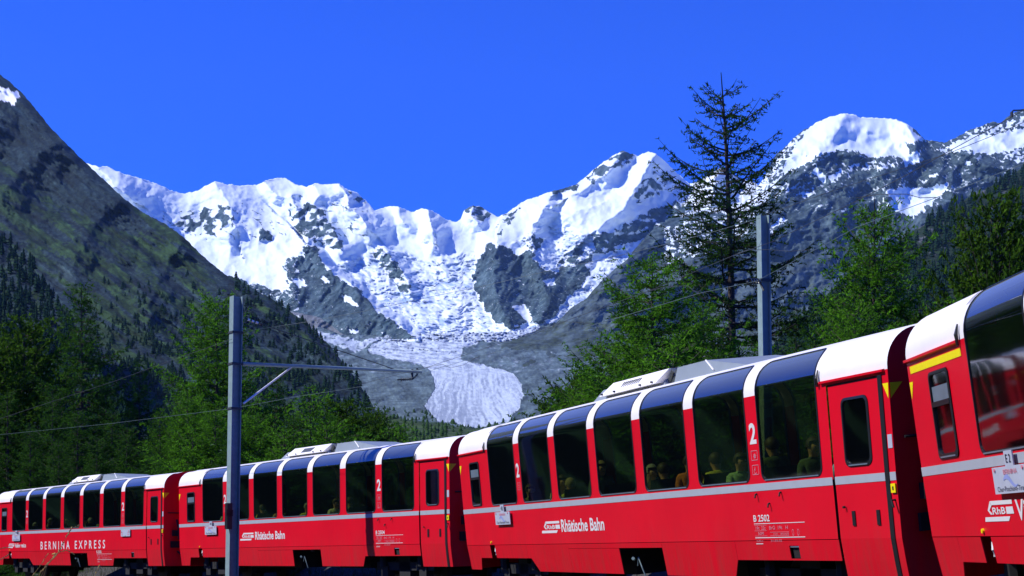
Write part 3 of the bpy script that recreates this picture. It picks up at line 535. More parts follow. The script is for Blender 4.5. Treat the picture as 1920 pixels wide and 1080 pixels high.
row = [
 ('d', 1228, 476, 50, .4, 1.0, 'dense bright green larch below and left of the tall gaunt larch'),
 ('e', 1640, 370, 52, 1.1, .80, 'full bushy green larch between the right mast and the far right pine'),
 ('p', 1868, 380, 50, .3, .68, 'broad stone pine with yellow-green upright tufts above the rightmost carriage'),
 ('p', 1965, 440, 52, 2.3, .62, 'dark pine cut by the right edge of the photo'),
 ('p', 1062, 735, 110, .9, 1.2, 'small dark pine at the foot of the grey slope, above the third carriage roof'),
 ('p', 1092, 705, 95, 2.9, 1.0, 'dark pine tucked against the left edge of the dense bright larch'),
 ('e', 1126, 632, 58, 2.0, .9, 'low green larch at the lower left of the dense larch clump'),
 ('d', 1310, 560, 54, 2.6, .8, 'green larch filling the gap left of the gaunt larch trunk'),
 ('s', 1494, 575, 64, 1.9, .65, 'dark conifer close behind the right mast'),
 ('s', 1425, 640, 70, 3.1, 1.2, 'low dark conifer between gaunt larch trunk and right mast'),
 ('e', 1565, 545, 56, 4.0, .65, 'smaller green larch joined to the left side of the bushy larch'),
 ('p', 1745, 600, 56, 4.0, .9, 'shadowed pine in the gap between bushy larch and stone pine'),
 ('l', 1800, 560, 46, 1.0, 1.0, 'short light green larch at the foot of the stone pine'),
 ('d', 1185, 590, 60, 1.3, .8, 'green larch rising behind the left flank of the dense larch clump'),
 ('e', 1180, 690, 46, 2.2, 1.1, 'bright low larch whose needles touch the white roof unit'),
 ('l', 1262, 640, 45, 3.3, 1.2, 'light larch right behind the grey roof box'),
 ('s', 1345, 655, 48, .3, 1.1, 'dark low conifer at the foot of the gaunt larch'),
 ('l', 1385, 640, 50, 5.0, 1.1, 'light larch just left of the right mast foot'),
 ('s', 1530, 630, 48, 3.9, 1.0, 'dark conifer just above the roof right of the right mast'),
 ('d', 1598, 560, 46, 2.8, .9, 'bright larch in front of the bushy larch, touching the roof'),
 ('s', 1705, 600, 46, 4.6, 1.0, 'dark conifer above the joint of the two nearest carriages'),
 ('l', 1665, 630, 44, .8, 1.2, 'lowest light larch above the white end of the third carriage roof'),
 ('s', 1722, 560, 68, 5.5, .9, 'dark conifer at the right shoulder of the bushy larch'),
 ('s', 1830, 590, 46, 1.7, .8, 'dark conifer below the stone pine at the nearest roof'),
 ('s', 150, 524, 78, .7, .8, 'tall dark spruce, highest tree at the left of the photo'),
 ('d', 408, 546, 68, 5.2, .85, 'tall bright green larch just left of the left mast'),
 ('s', 262, 668, 78, 2.2, .72, 'medium larch between the tall dark spruce and the bright larch'),
 ('p', 45, 606, 84, 1.4, .95, 'round-topped dark pine near the left edge'),
 ('p', -25, 640, 80, 3.3, 1.0, 'dark pine cut by the left edge of the photo'),
 ('s', 520, 684, 70, 4.4, .62, 'dark conifer under the mast arm and its slanting brace'),
 ('l', 582, 728, 64, .2, .95, 'airy light green larch to the right of the mast brace'),
 ('p', 650, 758, 72, 5.1, 1.0, 'small rounded pine right of the airy larch'),
 ('p', 697, 775, 95, 2.6, .85, 'small pointed dark pine above the second carriage roof unit'),
 ('p', 722, 797, 110, 3.9, .9, 'smallest dark pine beside the pointed pine'),
 ('l', 747, 797, 80, 3.4, 1.1, 'small bright green larch at right end of the left tree row'),
 ('s', 100, 730, 74, 4.2, .8, 'dark conifer in front of the tall dark spruce, left side'),
 ('s', 196, 700, 92, .4, .8, 'dark conifer close behind the right flank of the tall spruce'),
 ('s', 212, 770, 70, 3.1, .8, 'dark conifer below the right side of the tall spruce'),
 ('s', 335, 745, 86, 2.7, .75, 'dark conifer in the gap left of the bright larch'),
 ('e', 352, 735, 64, 1.9, .8, 'low green larch at the left foot of the bright larch'),
 ('s', 12, 730, 76, 1.1, 1.0, 'low dark conifer below the round-topped pine'),
 ('s', 300, 770, 66, 4.9, .9, 'shadowy conifer above the white roof joint of the two farthest carriages'),
 ('s', 56, 790, 72, 5.3, .9, 'low shadowy conifer above the roof at the far left'),
 ('s', 146, 765, 70, 2.0, 1.0, 'dark conifer just above the farthest roof unit'),
 ('s', 474, 745, 66, 3.6, .75, 'dark conifer immediately right of the left mast'),
 ('d', 484, 775, 62, .6, .95, 'low larch behind the brace foot at the left mast'),
 ('s', 550, 775, 62, 1.5, 1.0, 'low dark conifer left of the second roof unit'),
 ('l', 612, 790, 62, 2.4, 1.1, 'low light larch directly above the second roof unit'),
 ('s', 240, 795, 68, 4.1, 1.0, 'low dark conifer above the right end of the farthest carriage'),
 ('d', 402, 765, 62, 2.5, .95, 'low larch touching the left mast on its left'),
 ('s', 16, 690, 98, 5.9, .9, 'dark conifer behind the two pines at the left edge'),
 ('d', 618, 775, 70, 3.8, .6, 'green larch just left of the rounded pine'),
 ('l', 362, 805, 62, 1.2, 1.1, 'lowest light larch above the second carriage left end'),
 ('s', 108, 825, 66, .1, 1.0, 'lowest shadowy conifer above the farthest carriage'),
 ('s', 182, 815, 66, 4.7, 1.0, 'lowest dark conifer right of the farthest roof unit'),
 ('s', 436, 795, 60, 5.1, 1.0, 'low dark conifer directly behind the left mast'),
 ('l', 532, 805, 60, 3.0, 1.1, 'low light larch behind the left end of the second roof unit'),
 ('s', 300, 760, 80, 1.8, .9, 'dark conifer between the medium larch and the bright larch'),
 ('l', 664, 800, 64, .9, 1.1, 'low light larch in front of the rounded pine')]
for k, px, py, Y, rot, wd, lab in row:
    ms, h, nm = L_[k]; tree(nm, ms, px, py, Y, h, lab, rot, {'d': 'larches in the wood', 'e': 'larches in the wood', 's': 'dark conifers in the wood', 'l': 'low light larches', 'p': 'pines behind the train'}[k], wd)

# far conifers: few triangles each
def far_conifer(seed, n=9, tiers=6):
    rs = random.Random(seed); b = MB()
    b.tube([(0, 0, 0), (0, 0, .5)], [.03, .01], 3, 1)
    for k in range(tiers):
        z = .10 + .86 * k / tiers; r = .24 * (1 - k / tiers) ** .8 + .035; zt = z + .26
        c = (rs.uniform(-.01, .01), rs.uniform(-.01, .01), min(1, zt))
        ring = [(r * rs.uniform(.6, 1.15) * math.cos(6.283 * j / n), r * rs.uniform(.6, 1.15) * math.sin(6.283 * j / n), z - rs.uniform(0, .05)) for j in range(n)]
        for j in range(n): b.poly([ring[j], ring[(j + 1) % n], c])
    return b
fc = [far_conifer(s).mesh('conifer', [M['farpine'], M['bark']]) for s in range(5)]
def np_of(b):
    v = np.array(b.v); f = [q for q in b.f if len(q) == 3]; return v, np.array(f)
fcn = [np_of(far_conifer(s, 6, 4)) for s in range(4)]
rnd = random.Random(3)
def scatter_mesh(name, pts, hs, material, squash=1.0, **kw):
    V = []; Fc = []; o = 0
    for p, h in zip(pts, hs):
        v, f = fcn[rnd.randrange(4)]; a = rnd.random() * 6.28; c, s = math.cos(a), math.sin(a)
        q = np.stack([(v[:, 0] * c - v[:, 1] * s) * h * squash, (v[:, 0] * s + v[:, 1] * c) * h * squash, v[:, 2] * h], -1) + np.array(p)
        V.append(q); Fc.append(f + o); o += len(v)
    me = np_mesh(name, np.concatenate(V), np.concatenate(Fc), [material]); return link(name, me, **kw)
# right hill wood: the 290 that show largest are single trees
pts = []
for _ in range(9000):
    px = rnd.uniform(1430, 1990); ty = np.interp(px, [p[0] for p in top9], [p[1] for p in top9]); py = ty + rnd.random() ** .9 * 330
    if fbm(np.array([px / 26.]), np.array([py / 22.]), 3, 431)[0] < -.22: continue
    pts.append((px, py))
    if len(pts) > 2800: break
pts.sort(key=lambda q: -q[1] + 0)
vis = [q for q in pts if q[1] < 620 and 1540 < q[0] < 1935]; rnd.shuffle(vis); single = set(map(tuple, vis[:285])); rest = [q for q in pts if tuple(q) not in single]
for i, q in enumerate(sorted(single)):
    p = on_surf('wooded_hill', *q); e = link('conifer', fc[i % 5]); s = rnd.uniform(9, 17); e.location = p - Vector((0, 0, .5)); e.scale = (s, s, s); e.rotation_euler = (0, 0, rnd.random() * 6)
    tag(e, 'dark conifer in the far wood on the steep hill at the right', 'tree', 'conifers on the wooded hill at the right')
scatter_mesh('hillside_conifers', [tuple(on_surf('wooded_hill', *q)) for q in rest], [rnd.uniform(9, 16) for _ in rest], M['farpine'], 1.0, kind='stuff')
pl = []
for _ in range(14000):
    px = rnd.uniform(-100, 690); ty = np.interp(px, [p[0] for p in top4], [p[1] for p in top4]); py = ty + rnd.random() * 400
    dens = .75 * np.clip((py - (520 + 30 * math.sin(px / 60))) / 150, 0, 1)
    if px > 440 and py - ty < 70: dens = max(dens, .75)
    if rnd.random() > dens or fbm(np.array([px / 30.]), np.array([py / 24.]), 3, 531)[0] < -.02: continue
    pl.append((px, py))
    if len(pl) > 2600: break
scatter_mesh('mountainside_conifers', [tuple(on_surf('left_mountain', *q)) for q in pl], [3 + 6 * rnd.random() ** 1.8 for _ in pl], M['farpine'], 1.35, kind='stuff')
pl = []
for _ in range(900):
    px = rnd.uniform(-60, 260); ty = np.interp(px, [p[0] for p in top5], [p[1] for p in top5]); pl.append((px, ty + rnd.random() * 260))
scatter_mesh('spur_conifers', [tuple(on_surf('wooded_spur', *q)) for q in pl], [rnd.uniform(5, 11) for _ in pl], M['farpine'], 1.0, kind='stuff')
pl = []
for _ in range(1500):
    px = rnd.uniform(440, 1200); ty = np.interp(px, [p[0] for p in top8], [p[1] for p in top8]); pl.append((px, ty + rnd.random() * 75))
scatter_mesh('valley_scrub', [tuple(on_surf('scrub_slope', *q)) for q in pl], [rnd.uniform(1.0, 3.4) * (.6 if q[0] > 860 else 1) for q in pl], M['farlight'], 2.2, kind='stuff')
pl = []
for _ in range(420):
    px = rnd.uniform(500, 1120); py = rnd.uniform(752 + .09 * (px - 560), 812)
    if inpoly(np.array([px]), np.array([py]), tongue)[0]: continue
    pl.append((px, py))
scatter_mesh('moraine_scrub', [tuple(on_surf('glacier_valley', *q)) for q in pl], [rnd.uniform(2, 6) for _ in pl], M['farlight'], 2.0, kind='stuff')

# ------------------------------------------------------------------ air
HAZE = 1.9e-5
hz = MB(); hz.box((-9000, -400, -3.0), (9000, 9800, 2950)); hm_ = bpy.data.materials.new('haze'); hm_.use_nodes = True; ht = hm_.node_tree; ht.nodes.clear()
ho_ = ht.nodes.new('ShaderNodeOutputMaterial'); hv = ht.nodes.new('ShaderNodeVolumePrincipled'); hv.inputs['Color'].default_value = (.34, .62, 1, 1); hv.inputs['Density'].default_value = HAZE
ht.links.new(hv.outputs[0], ho_.inputs['Volume'])
if HAZE > 0: hz.obj('haze', hm_, kind='stuff')
# ------------------------------------------------------------------ railway carriages
PROF = [(1.27, .50), (1.30, .74), (1.325, 1.0), (1.325, 1.75), (1.318, 2.3), (1.312, 2.7), (1.31, 2.85)] + [(.88 + .43 * math.cos(math.radians(a)), 2.87 + .43 * math.sin(math.radians(a))) for a in (6, 14, 22, 30, 38, 46, 54, 62, 70, 79, 90)] + [ (.70, 3.345), (.40, 3.385), (0, 3.40)]
PZ = [p[1] for p in PROF]; PYv = [p[0] for p in PROF]
def side_y(z): return float(np.interp(z, PZ, PYv))
def sp(s, z, off=0.):
    "point on the carriage side (near side is -y); off = how far proud of the skin"
    dz = .02; dy = (side_y(min(z + dz, 3.39)) - side_y(z - dz)); n = Vector((-(2 * dz), dy)).normalized()  # (y,z) outward on the near side
    return Vector((s, -side_y(z) + n.x * off, z - n.y * off * (1 if dy < 0 else 1)))
GZ = 2.85
def zlev(z0, z1, extra=()):
    return sorted({round(q, 4) for q in [z0, z1, *[p for p in PZ if z0 < p < z1], *[e for e in extra if z0 < e < z1]]})
def rect(b, s0, s1, z0, z1, off=0., m=0, thick=0., mirror=False, ns=1):
    zs = zlev(z0, z1)
    for a, c in zip(zs[:-1], zs[1:]):
        P_ = [sp(s0, a, off), sp(s1, a, off), sp(s1, c, off), sp(s0, c, off)]
        if thick:
            Q_ = [sp(s0, a, off - thick), sp(s1, a, off - thick), sp(s1, c, off - thick), sp(s0, c, off - thick)]
            if mirror: P_ = [Vector((p.x, -p.y, p.z)) for p in P_]; Q_ = [Vector((p.x, -p.y, p.z)) for p in Q_]
            b.hexa([P_[0], P_[1], Q_[1], Q_[0], P_[3], P_[2], Q_[2], Q_[3]], m)
        else:
            if mirror: P_ = [Vector((p.x, -p.y, p.z)) for p in P_][::-1]
            b.poly(P_, m)
def rrect_pts(s0, s1, z0, z1, r, extra=(), n=4):
    "rounded rectangle outline, counter-clockwise from the lower left corner"
    out = []
    def arc(cx, cz, a0):
        for k in range(n + 1):
            a = math.radians(a0 + 90 * k / n); out.append((cx + r * math.cos(a), cz + r * math.sin(a)))
    arc(s0 + r, z0 + r, 180); arc(s1 - r, z0 + r, 270)
    for e in sorted(extra):
        if z0 + r < e < z1 - r: out.append((s1, e))
    arc(s1 - r, z1 - r, 0); arc(s0 + r, z1 - r, 90)
    for e in sorted(extra, reverse=True):
        if z0 + r < e < z1 - r: out.append((s0, e))
    return out
EXTRA = [1.9, 2.1, 2.3, 2.5, 2.7, 2.78, GZ] + [z for z in PZ if 2.86 < z < 3.15]
def ring(b, outer, inner, off_o, off_i, m=0, mfn=None, mirror=False):
    n = len(inner)
    for k in range(n):
        q = [outer[k], outer[(k + 1) % n], inner[(k + 1) % n], inner[k]]
        P_ = [sp(*q[0], off_o), sp(*q[1], off_o), sp(*q[2], off_i), sp(*q[3], off_i)]
        if mirror: P_ = [Vector((p.x, -p.y, p.z)) for p in P_][::-1]
        b.poly(P_, m if mfn is None else mfn(sum(p[1] for p in q) / 4))
def outer_of(inner, S0, S1, Z0, Z1, s0, s1, z0, z1, r):
    out = []
    for (s, z) in inner:
        cs = min(max(s, s0 + r), s1 - r); cz = min(max(z, z0 + r), z1 - r)
        in_c_s = s < s0 + r - 1e-6 or s > s1 - r + 1e-6; in_c_z = z < z0 + r - 1e-6 or z > z1 - r + 1e-6
        if in_c_s and in_c_z:
            dx, dz = s - cs, z - cz; tx = ((S1 if dx > 0 else S0) - cs) / dx; tz = ((Z1 if dz > 0 else Z0) - cz) / dz; t = min(tx, tz)
            out.append((cs + dx * t, cz + dz * t))
        elif abs(z - z0) < 1e-6: out.append((s, Z0))
        elif abs(z - z1) < 1e-6: out.append((s, Z1))
        else: out.append((S0 if s < (s0 + s1) / 2 else S1, z))
    # true rectangle corners
    for (cx, cz) in ((S0, Z0), (S1, Z0), (S1, Z1), (S0, Z1)):
        k = min(range(len(out)), key=lambda i: abs(out[i][0] - cx) * 1 + abs(out[i][1] - cz)); out[k] = (cx, cz)
    return out
def pane_faces(b, pts, off, mirror=False):
    "fills a convex rounded outline with horizontal strips"
    zs = sorted({round(p[1], 4) for p in pts}); L = {}; 
    cs = sum(p[0] for p in pts) / len(pts)
    for z in zs:
        row = [p[0] for p in pts if abs(p[1] - z) < 1e-3]
        L[z] = (min(row), max(row))
    zs = [z for z in zs]
    for a, c in zip(zs[:-1], zs[1:]):
        P_ = [sp(L[a][0], a, off), sp(L[a][1], a, off), sp(L[c][1], c, off), sp(L[c][0], c, off)]
        if mirror: P_ = [Vector((p.x, -p.y, p.z)) for p in P_][::-1]
        b.poly(P_)
def text_mesh(txt, size, mats, bold=0., sx=1., spacing=1.):
    cu = bpy.data.curves.new('lettering', 'FONT'); cu.body = txt; cu.size = size; cu.offset = bold; cu.space_character = spacing; cu.resolution_u = 3
    o = bpy.data.objects.new('tmp', cu); COL.objects.link(o); dg = bpy.context.evaluated_depsgraph_get(); me = bpy.data.meshes.new_from_object(o.evaluated_get(dg)); COL.objects.unlink(o); bpy.data.objects.remove(o)
    xs = [v.co.x for v in me.vertices]; x0 = min(xs)
    for v in me.vertices: v.co.x = (v.co.x - x0) * sx
    me.materials.clear(); me.materials.append(mats); return me
def put_text(name, parent, txt, s0, s1, z0, z1, mats, bold=.0, spacing=1., off=.004, lean=0., letters=False):
    "lettering fitted to a box on the side"
    me = text_mesh(txt, 1., mats, bold, 1., spacing); xs = [v.co.x for v in me.vertices]; ys = [v.co.y for v in me.vertices]
    kx = (s1 - s0) / (max(xs) - min(xs)); ky = (z1 - z0) / (max(ys) - min(ys)); y0 = min(ys)
    for v in me.vertices:
        z = z0 + (v.co.y - y0) * ky; p = sp(s0 + v.co.x * kx + lean * (z - z0), z, off); v.co = p
    if letters:                                     # every letter a part of its own
        q = bmesh.new(); q.from_mesh(me); bmesh.ops.remove_doubles(q, verts=q.verts, dist=1e-5); q.verts.ensure_lookup_table(); seen = set(); o = None
        for v0 in q.verts:
            if v0.index in seen: continue
            stack = [v0]; isl = []
            while stack:
                v_ = stack.pop()
                if v_.index in seen: continue
                seen.add(v_.index); isl.append(v_); stack += [e_.other_vert(v_) for e_ in v_.link_edges]
            ix = {v_.index: i for i, v_ in enumerate(isl)}; fs_ = {f_ for v_ in isl for f_ in v_.link_faces}
            m2 = bpy.data.meshes.new('letter'); m2.from_pydata([tuple(v_.co) for v_ in isl], [], [[ix[l_.index] for l_ in f_.verts] for f_ in fs_]); m2.materials.append(mats); o = link('letter', m2, parent)
        q.free(); return o
    return link(name, me, parent)
WINS = [(3.55 + 1.83 * (k - 1) + .155, 3.55 + 1.83 * k - .155) for k in range(7)]
WB, WT = 1.755, 3.262
Zc = lambda z: z > GZ
def build_car():
    car = empty('railway_carriage')
    shell = MB(); roof = MB()
    for mir in (False, True):
        # window bays
        for (a, c) in WINS:
            r = .11; inner = rrect_pts(a, c, WB, WT, r, EXTRA); S0, S1 = a - .155, c + .155
            outer = outer_of(inner, S0, S1, 1.70, 3.30, a, c, WB, WT, r); n = len(inner)
            for k in range(n):
                q = [outer[k], outer[(k + 1) % n], inner[(k + 1) % n], inner[k]]
                zc = sum(p[1] for p in q) / 4; P_ = [sp(*p) for p in q]
                if mir: P_ = [Vector((p.x, -p.y, p.z)) for p in P_][::-1]
                (roof if zc > GZ else shell).poly(P_)
        for S_ in (WINS[0][0] - .155, WINS[-1][1] + .155):
            P_ = [sp(S_, z) for z in np.linspace(3.05, 3.30, 9)] + [Vector((S_, -.80, 3.20))]
            if mir: P_ = [Vector((p.x, -p.y, p.z)) for p in P_]
            roof.poly(P_)
        # plain red side below the stripe and around the ends
        rect(shell, 0, 14.58, 1.0, 1.70, mirror=mir)
        a0 = WINS[0][0] - .155; b0 = WINS[-1][1] + .155
        # narrow end window bay
        nw = rrect_pts(.66, 1.28, 1.775, 2.65, .07, EXTRA); no = outer_of(nw, 0, a0, 1.70, GZ, .66, 1.28, 1.775, 2.65, .07); n = len(nw)
        for k in range(n):
            P_ = [sp(*p) for p in (no[k], no[(k + 1) % n], nw[(k + 1) % n], nw[k])]
            if mir: P_ = [Vector((p.x, -p.y, p.z)) for p in P_][::-1]
            shell.poly(P_)
        rect(roof, 0, a0, GZ, 3.30, mirror=mir); rect(roof, b0, 15.92, GZ, 3.30, mirror=mir)
        rect(shell, b0, 14.60, 1.70, GZ, mirror=mir); rect(shell, 14.60, 15.74, 2.80, GZ, mirror=mir); rect(shell, 15.74, 15.92, .5, GZ, mirror=mir)
        if mir: rect(shell, 14.60, 15.74, .5, 2.80, mirror=mir); rect(shell, 0, 14.6, .74, 1.0, mirror=mir)
    # centre of the roof
    zs = [(.88, 3.30), (.70, 3.345), (.40, 3.385), (0, 3.40), (-.40, 3.385), (-.70, 3.345), (-.88, 3.30)]
    for p, q in zip(zs[:-1], zs[1:]):
        for k in range(8): roof.poly([(15.92 * k / 8, -p[0], p[1]), (15.92 * (k + 1) / 8, -p[0], p[1]), (15.92 * (k + 1) / 8, -q[0], q[1]), (15.92 * k / 8, -q[0], q[1])])
    # end walls
    prof = [(-y, z) for (y, z) in PROF] + [(y, z) for (y, z) in PROF[-2::-1]]
    ends = {}
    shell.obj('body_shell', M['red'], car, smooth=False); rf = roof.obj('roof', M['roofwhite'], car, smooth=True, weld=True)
    for e_s, sg in ((0, -1), (15.92, 1)):
        endw = MB(); endw.poly([(e_s - sg * .004, y, z) for (y, z) in (prof if sg < 0 else prof[::-1])]); eo = endw.obj('end_wall', M['red'], car)
        g_ = MB()
        for k in range(6):
            x = e_s + sg * (.02 + .055 * k); rr_ = .0 if k % 2 else .05
            g_.box((min(x, x + sg * .05), -.52 + rr_, .95 + rr_), (max(x, x + sg * .05), .52 - rr_, 2.95 - rr_))
        g_.obj('gangway_bellows', M['bellows'], eo)
        bx = MB(); bx.box((min(e_s, e_s + sg * .10), -1.05, 1.40), (max(e_s, e_s + sg * .10), -.80, 1.58)); bx.box((min(e_s, e_s + sg * .05), -1.1, 1.05), (max(e_s, e_s + sg * .05), -.75, 1.25))
        bx.tube([(e_s + sg * .04, -1.2, 2.10), (e_s + sg * .04, -.62, 2.10)], .018); bx.tube([(e_s + sg * .12, -.95, 1.9), (e_s + sg * .2, -.93, 1.6), (e_s + sg * .18, -.9, 1.3)], .035)
        bx.tube([(e_s + sg * .05, -.9, .95), (e_s + sg * .3, -.6, .6)], .03)
        bx.obj('coupling_gear', M['dark'], eo)
    # red roof lip at both ends over the end walls
    # stripe
    for k, (s0, s1) in enumerate(((0.0, 14.58), (15.80, 15.918))):
        b = MB(); rect(b, s0, s1, 1.635, 1.728, .004, thick=.004); b.obj('grey_stripe', M['stripe'], car)
    # gutters over the ends
    for s0, s1 in ((.0, 1.70), (14.50, 15.86)):
        b = MB(); b.hexa([(s0, -1.30, GZ - .035), (s1, -1.30, GZ - .035), (s1, -1.345, GZ - .02), (s0, -1.345, GZ - .02), (s0, -1.29, GZ + .012), (s1, -1.29, GZ + .012), (s1, -1.345, GZ + .005), (s0, -1.345, GZ + .005)])
        b.obj('rain_gutter', M['red'], car)
    for s0 in (1.72, 14.44):
        b = MB(); b.tube([sp(s0, GZ - .05, .02), sp(s0 + .01, GZ + .05, .03), sp(s0 + .015, GZ + .14, .02)], [.014, .02, .008], 6); b.obj('drip_spout', M['rubber'], car)
    # windows
    for mir in (False, True):
        for (a, c) in WINS:
            fb = MB(); inner = rrect_pts(a, c, WB, WT, .11, EXTRA); ins = .022
            n = len(inner)
            small = rrect_pts(a + ins, c - ins, WB + .028, WT - .014, .095, EXTRA)
            ring(fb, inner, small, .006, .008, mirror=mir); ring(fb, small, small, .008, -.03, mirror=mir)
            if not mir:
                rect(fb, a + .09, c - .09, WB + .004, WB + .018, .012, m=1, thick=.006)  # bright strip painting the highlight on the lower frame
            fo = fb.obj('window', [M['rubber'], M['sill']], car)
            pb = MB(); pane_faces(pb, small, -.002, mir); pb.obj('pane', M['glass'], fo, smooth=True, weld=True)
    # narrow window with a hopper bar
    fb = MB(); nw = rrect_pts(.66, 1.28, 1.775, 2.65, .07, [2.35]); sm = rrect_pts(.70, 1.24, 1.83, 2.62, .06, [2.35]); ring(fb, nw, sm, .012, .016); ring(fb, sm, sm, .016, -.03)
    rect(fb, .70, 1.24, 2.30, 2.35, .02, thick=.03, m=0); rect(fb, .74, 1.2, 1.79, 1.805, .02, m=1, thick=.005); fo = fb.obj('narrow_window', [M['rubber'], M['sill']], car); pb = MB(); pane_faces(pb, sm, -.005); pb.obj('pane', M['glass'], fo)
    hp = MB(); rect(hp, .72, 1.22, 2.34, 2.50, .004, thick=.004); hp.obj('hopper_flap', M['sill'], fo)
    nfar = MB(); pane_faces(nfar, nw, 0, True); nfar.obj('far_end_pane', M['glass'], car)
    # door
    db = MB(); s0, s1 = 14.62, 15.72; dw = rrect_pts(14.88, 15.46, 1.83, 2.62, .09, [2.2, 2.4]); do = outer_of(dw, s0, s1, 1.745, 2.70, 14.88, 15.46, 1.83, 2.62, .09)
    dw2 = [(s, z) for s, z in dw]
    n = len(dw)
    for k in range(n):
        za = [do[k], do[(k + 1) % n], dw[(k + 1) % n], dw[k]]
        db.poly([sp(*p, -.012) for p in za])
    rect(db, s0, s1, .5, 1.745, -.012); rect(db, s0, s1, 2.70, 2.78, -.012)
    dv = db.obj('door', M['red'], car)
    rb = MB(); rect(rb, 14.608, 14.62, .5, 2.80, -.02, m=0); rect(rb, 14.6, 15.74, 2.78, 2.80, -.02); rect(rb, 15.715, 15.795, .5, 2.80, .012, thick=.03)
    rb.obj('door_seal', M['rubber'], dv)
    fb = MB(); sm = rrect_pts(14.915, 15.425, 1.865, 2.59, .075, [2.2, 2.4]); ring(fb, dw, sm, -.004, .002); ring(fb, sm, sm, .002, -.04); rect(fb, 14.97, 15.37, 1.838, 1.852, .008, m=1, thick=.006); fb.obj('door_window', [M['rubber'], M['sill']], dv)
    pb = MB(); pane_faces(pb, sm, -.015); pb.obj('door_pane', M['glass'], dv)
    for a in (14.93, 15.45):
        hb = MB(); rect(hb, a, a + .065, 1.15, 1.32, .0, thick=.01); hb.obj('door_handle', M['rubber'], dv)
    hb = MB(); rect(hb, s0, s1, 1.635, 1.728, -.008, thick=.003); hb.obj('grey_stripe', M['stripe'], dv)
    hb = MB(); hb.tube([sp(14.80, 1.37, .0), sp(14.80, 1.37, .03)], .014, 8); hb.obj('door_lock', M['dark'], dv)
    # markings and fittings at the door end
    b = MB(); p = [sp(15.80, 2.70, .004), sp(15.915, 2.70, .004), sp(15.90, 2.53, .004)]; b.poly([p[0], p[2], p[1]]); b.poly([(15.925, -1.30, 2.70), (15.925, -1.305, 2.53), (15.925, -1.14, 2.70)]); b.obj('yellow_triangle', M['yellow'], car)
    b = MB(); p = [sp(.015, 2.62, .004), sp(.14, 2.62, .004), sp(.03, 2.44, .004)]; b.poly([p[0], p[2], p[1]]); b.obj('yellow_triangle', M['yellow'], car)
    b = MB(); rect(b, 15.82, 15.905, 1.99, 2.14, .006, thick=.004); b.obj('white_label', M['white'], car)
    b = MB(); rect(b, 15.82, 15.91, 1.50, 1.60, .02, thick=.02); rect(b, 15.853, 15.877, 1.53, 1.57, .024, thick=.004, m=1); b.obj('door_button', [M['yellow'], M['dark']], car)
    b = MB(); b.tube([sp(15.86, 1.42, .0), sp(15.86, 1.42, .05), sp(15.89, 1.34, .05)], .014, 6); b.obj('grab_hook', M['dark'], car)
    for s_, z_ in ((12.68, 1.60), (13.32, 1.60), (13.0, 1.47)):
        b = MB(); b.tube([sp(s_, z_, 0), sp(s_ + .01, z_ - .01, .03), sp(s_ + .02, z_ - .05, .045)], .012, 6); b.obj('lamp_hook', M['dark'], car)
    # skirt panels
    def qp(poly, off=.0, th=.012, name='skirt_panel'):
        b = MB(); P_ = [sp(*q, off) for q in poly]; Q_ = [sp(*q, off - th) for q in poly]
        b.poly(P_); b.poly(Q_[::-1])
        for k in range(len(poly)): b.poly([P_[k], Q_[k], Q_[(k + 1) % len(poly)], P_[(k + 1) % len(poly)]])
        b.obj(name, M['red'], car)
    gp = .006; T_ = 1.0 - gp * 1.5
    qp([(0.0, .5), (.66, .5), (.80, .74), (.80 - gp, T_), (0, T_)])
    qp([(.80, .74), (1.49, .74), (1.49, T_), (.80, T_)]); qp([(1.78, .74), (3.60, .74), (3.60, T_), (1.78, T_)])
    qp([(3.60 + gp, .74), (3.76, .74), (4.08, .5), (5.72, .5), (5.72, T_), (3.60 + gp, T_)])
    qp([(5.72 + gp, .5), (7.93, .5), (7.93, .91), (5.72 + gp, .91)]); qp([(5.72 + gp, .91 + gp), (9.56, .91 + gp), (9.56, T_), (5.72 + gp, T_)])
    qp([(9.56 + gp, .5), (11.76, .5), (11.92, .74), (11.92, T_), (9.56 + gp, T_)]); qp([(11.92 + gp, .74), (13.38, .74), (13.38, T_), (11.92 + gp, T_)]); qp([(13.62, .74), (14.585, .74), (14.585, T_), (13.62, T_)])
    b = MB(); rect(b, 13.38, 13.62, .76, .90, -.04, thick=.02); rect(b, 13.39, 13.61, .905, .92, -.01, thick=.01, m=1); b.obj('step_recess', [M['dark'], M['white']], car)
    b = MB(); rect(b, 13.38, 13.62, .74, .76, 0, thick=.01); rect(b, 13.38, 13.62, .925, T_, 0, thick=.01); b.obj('recess_surround', M['red'], car)
    b = MB(); b.tube([sp(1.62, 1.05, 0), sp(1.62, 1.05, .02)], .022, 8); b.obj('marker_lamp', M['yellow'], car)
    b = MB(); b.tube([sp(1.66, .93, -.05), sp(1.70, .86, -.02), sp(1.68, .80, -.03)], .015, 6); b.obj('cock_handle', M['insul'], car)
    b = MB(); b.box((0.1, 1.28 - .02, .5), (15.8, 1.30, .74)); b.obj('far_skirt', M['red'], car)
    # underframe, bogies
    b = MB(); b.box((.1, -1.22, .985), (15.82, 1.2, 1.03)); b.box((4.3, -.95, .45), (7.7, .95, .98)); b.box((9.9, -.95, .45), (11.5, .95, .98)); b.box((8.1, -.5, .5), (9.5, .9, .95)); b.obj('underframe', M['dark'], car)
    b = MB(); b.tube([(8.2, -1.14, .62), (8.3, -1.16, .75), (8.38, -1.15, .60), (8.42, -1.12, .45)], .011, 6); b.tube([(8.12, -1.16, .72), (8.18, -1.2, .74)], .028, 6); b.obj('brake_hose', M['galv'], car)
    b = MB(); b.tube([(8.5, -.45, .62), (9.45, -.45, .62)], .17, 12); b.obj('air_tank', M['greybox'], car)
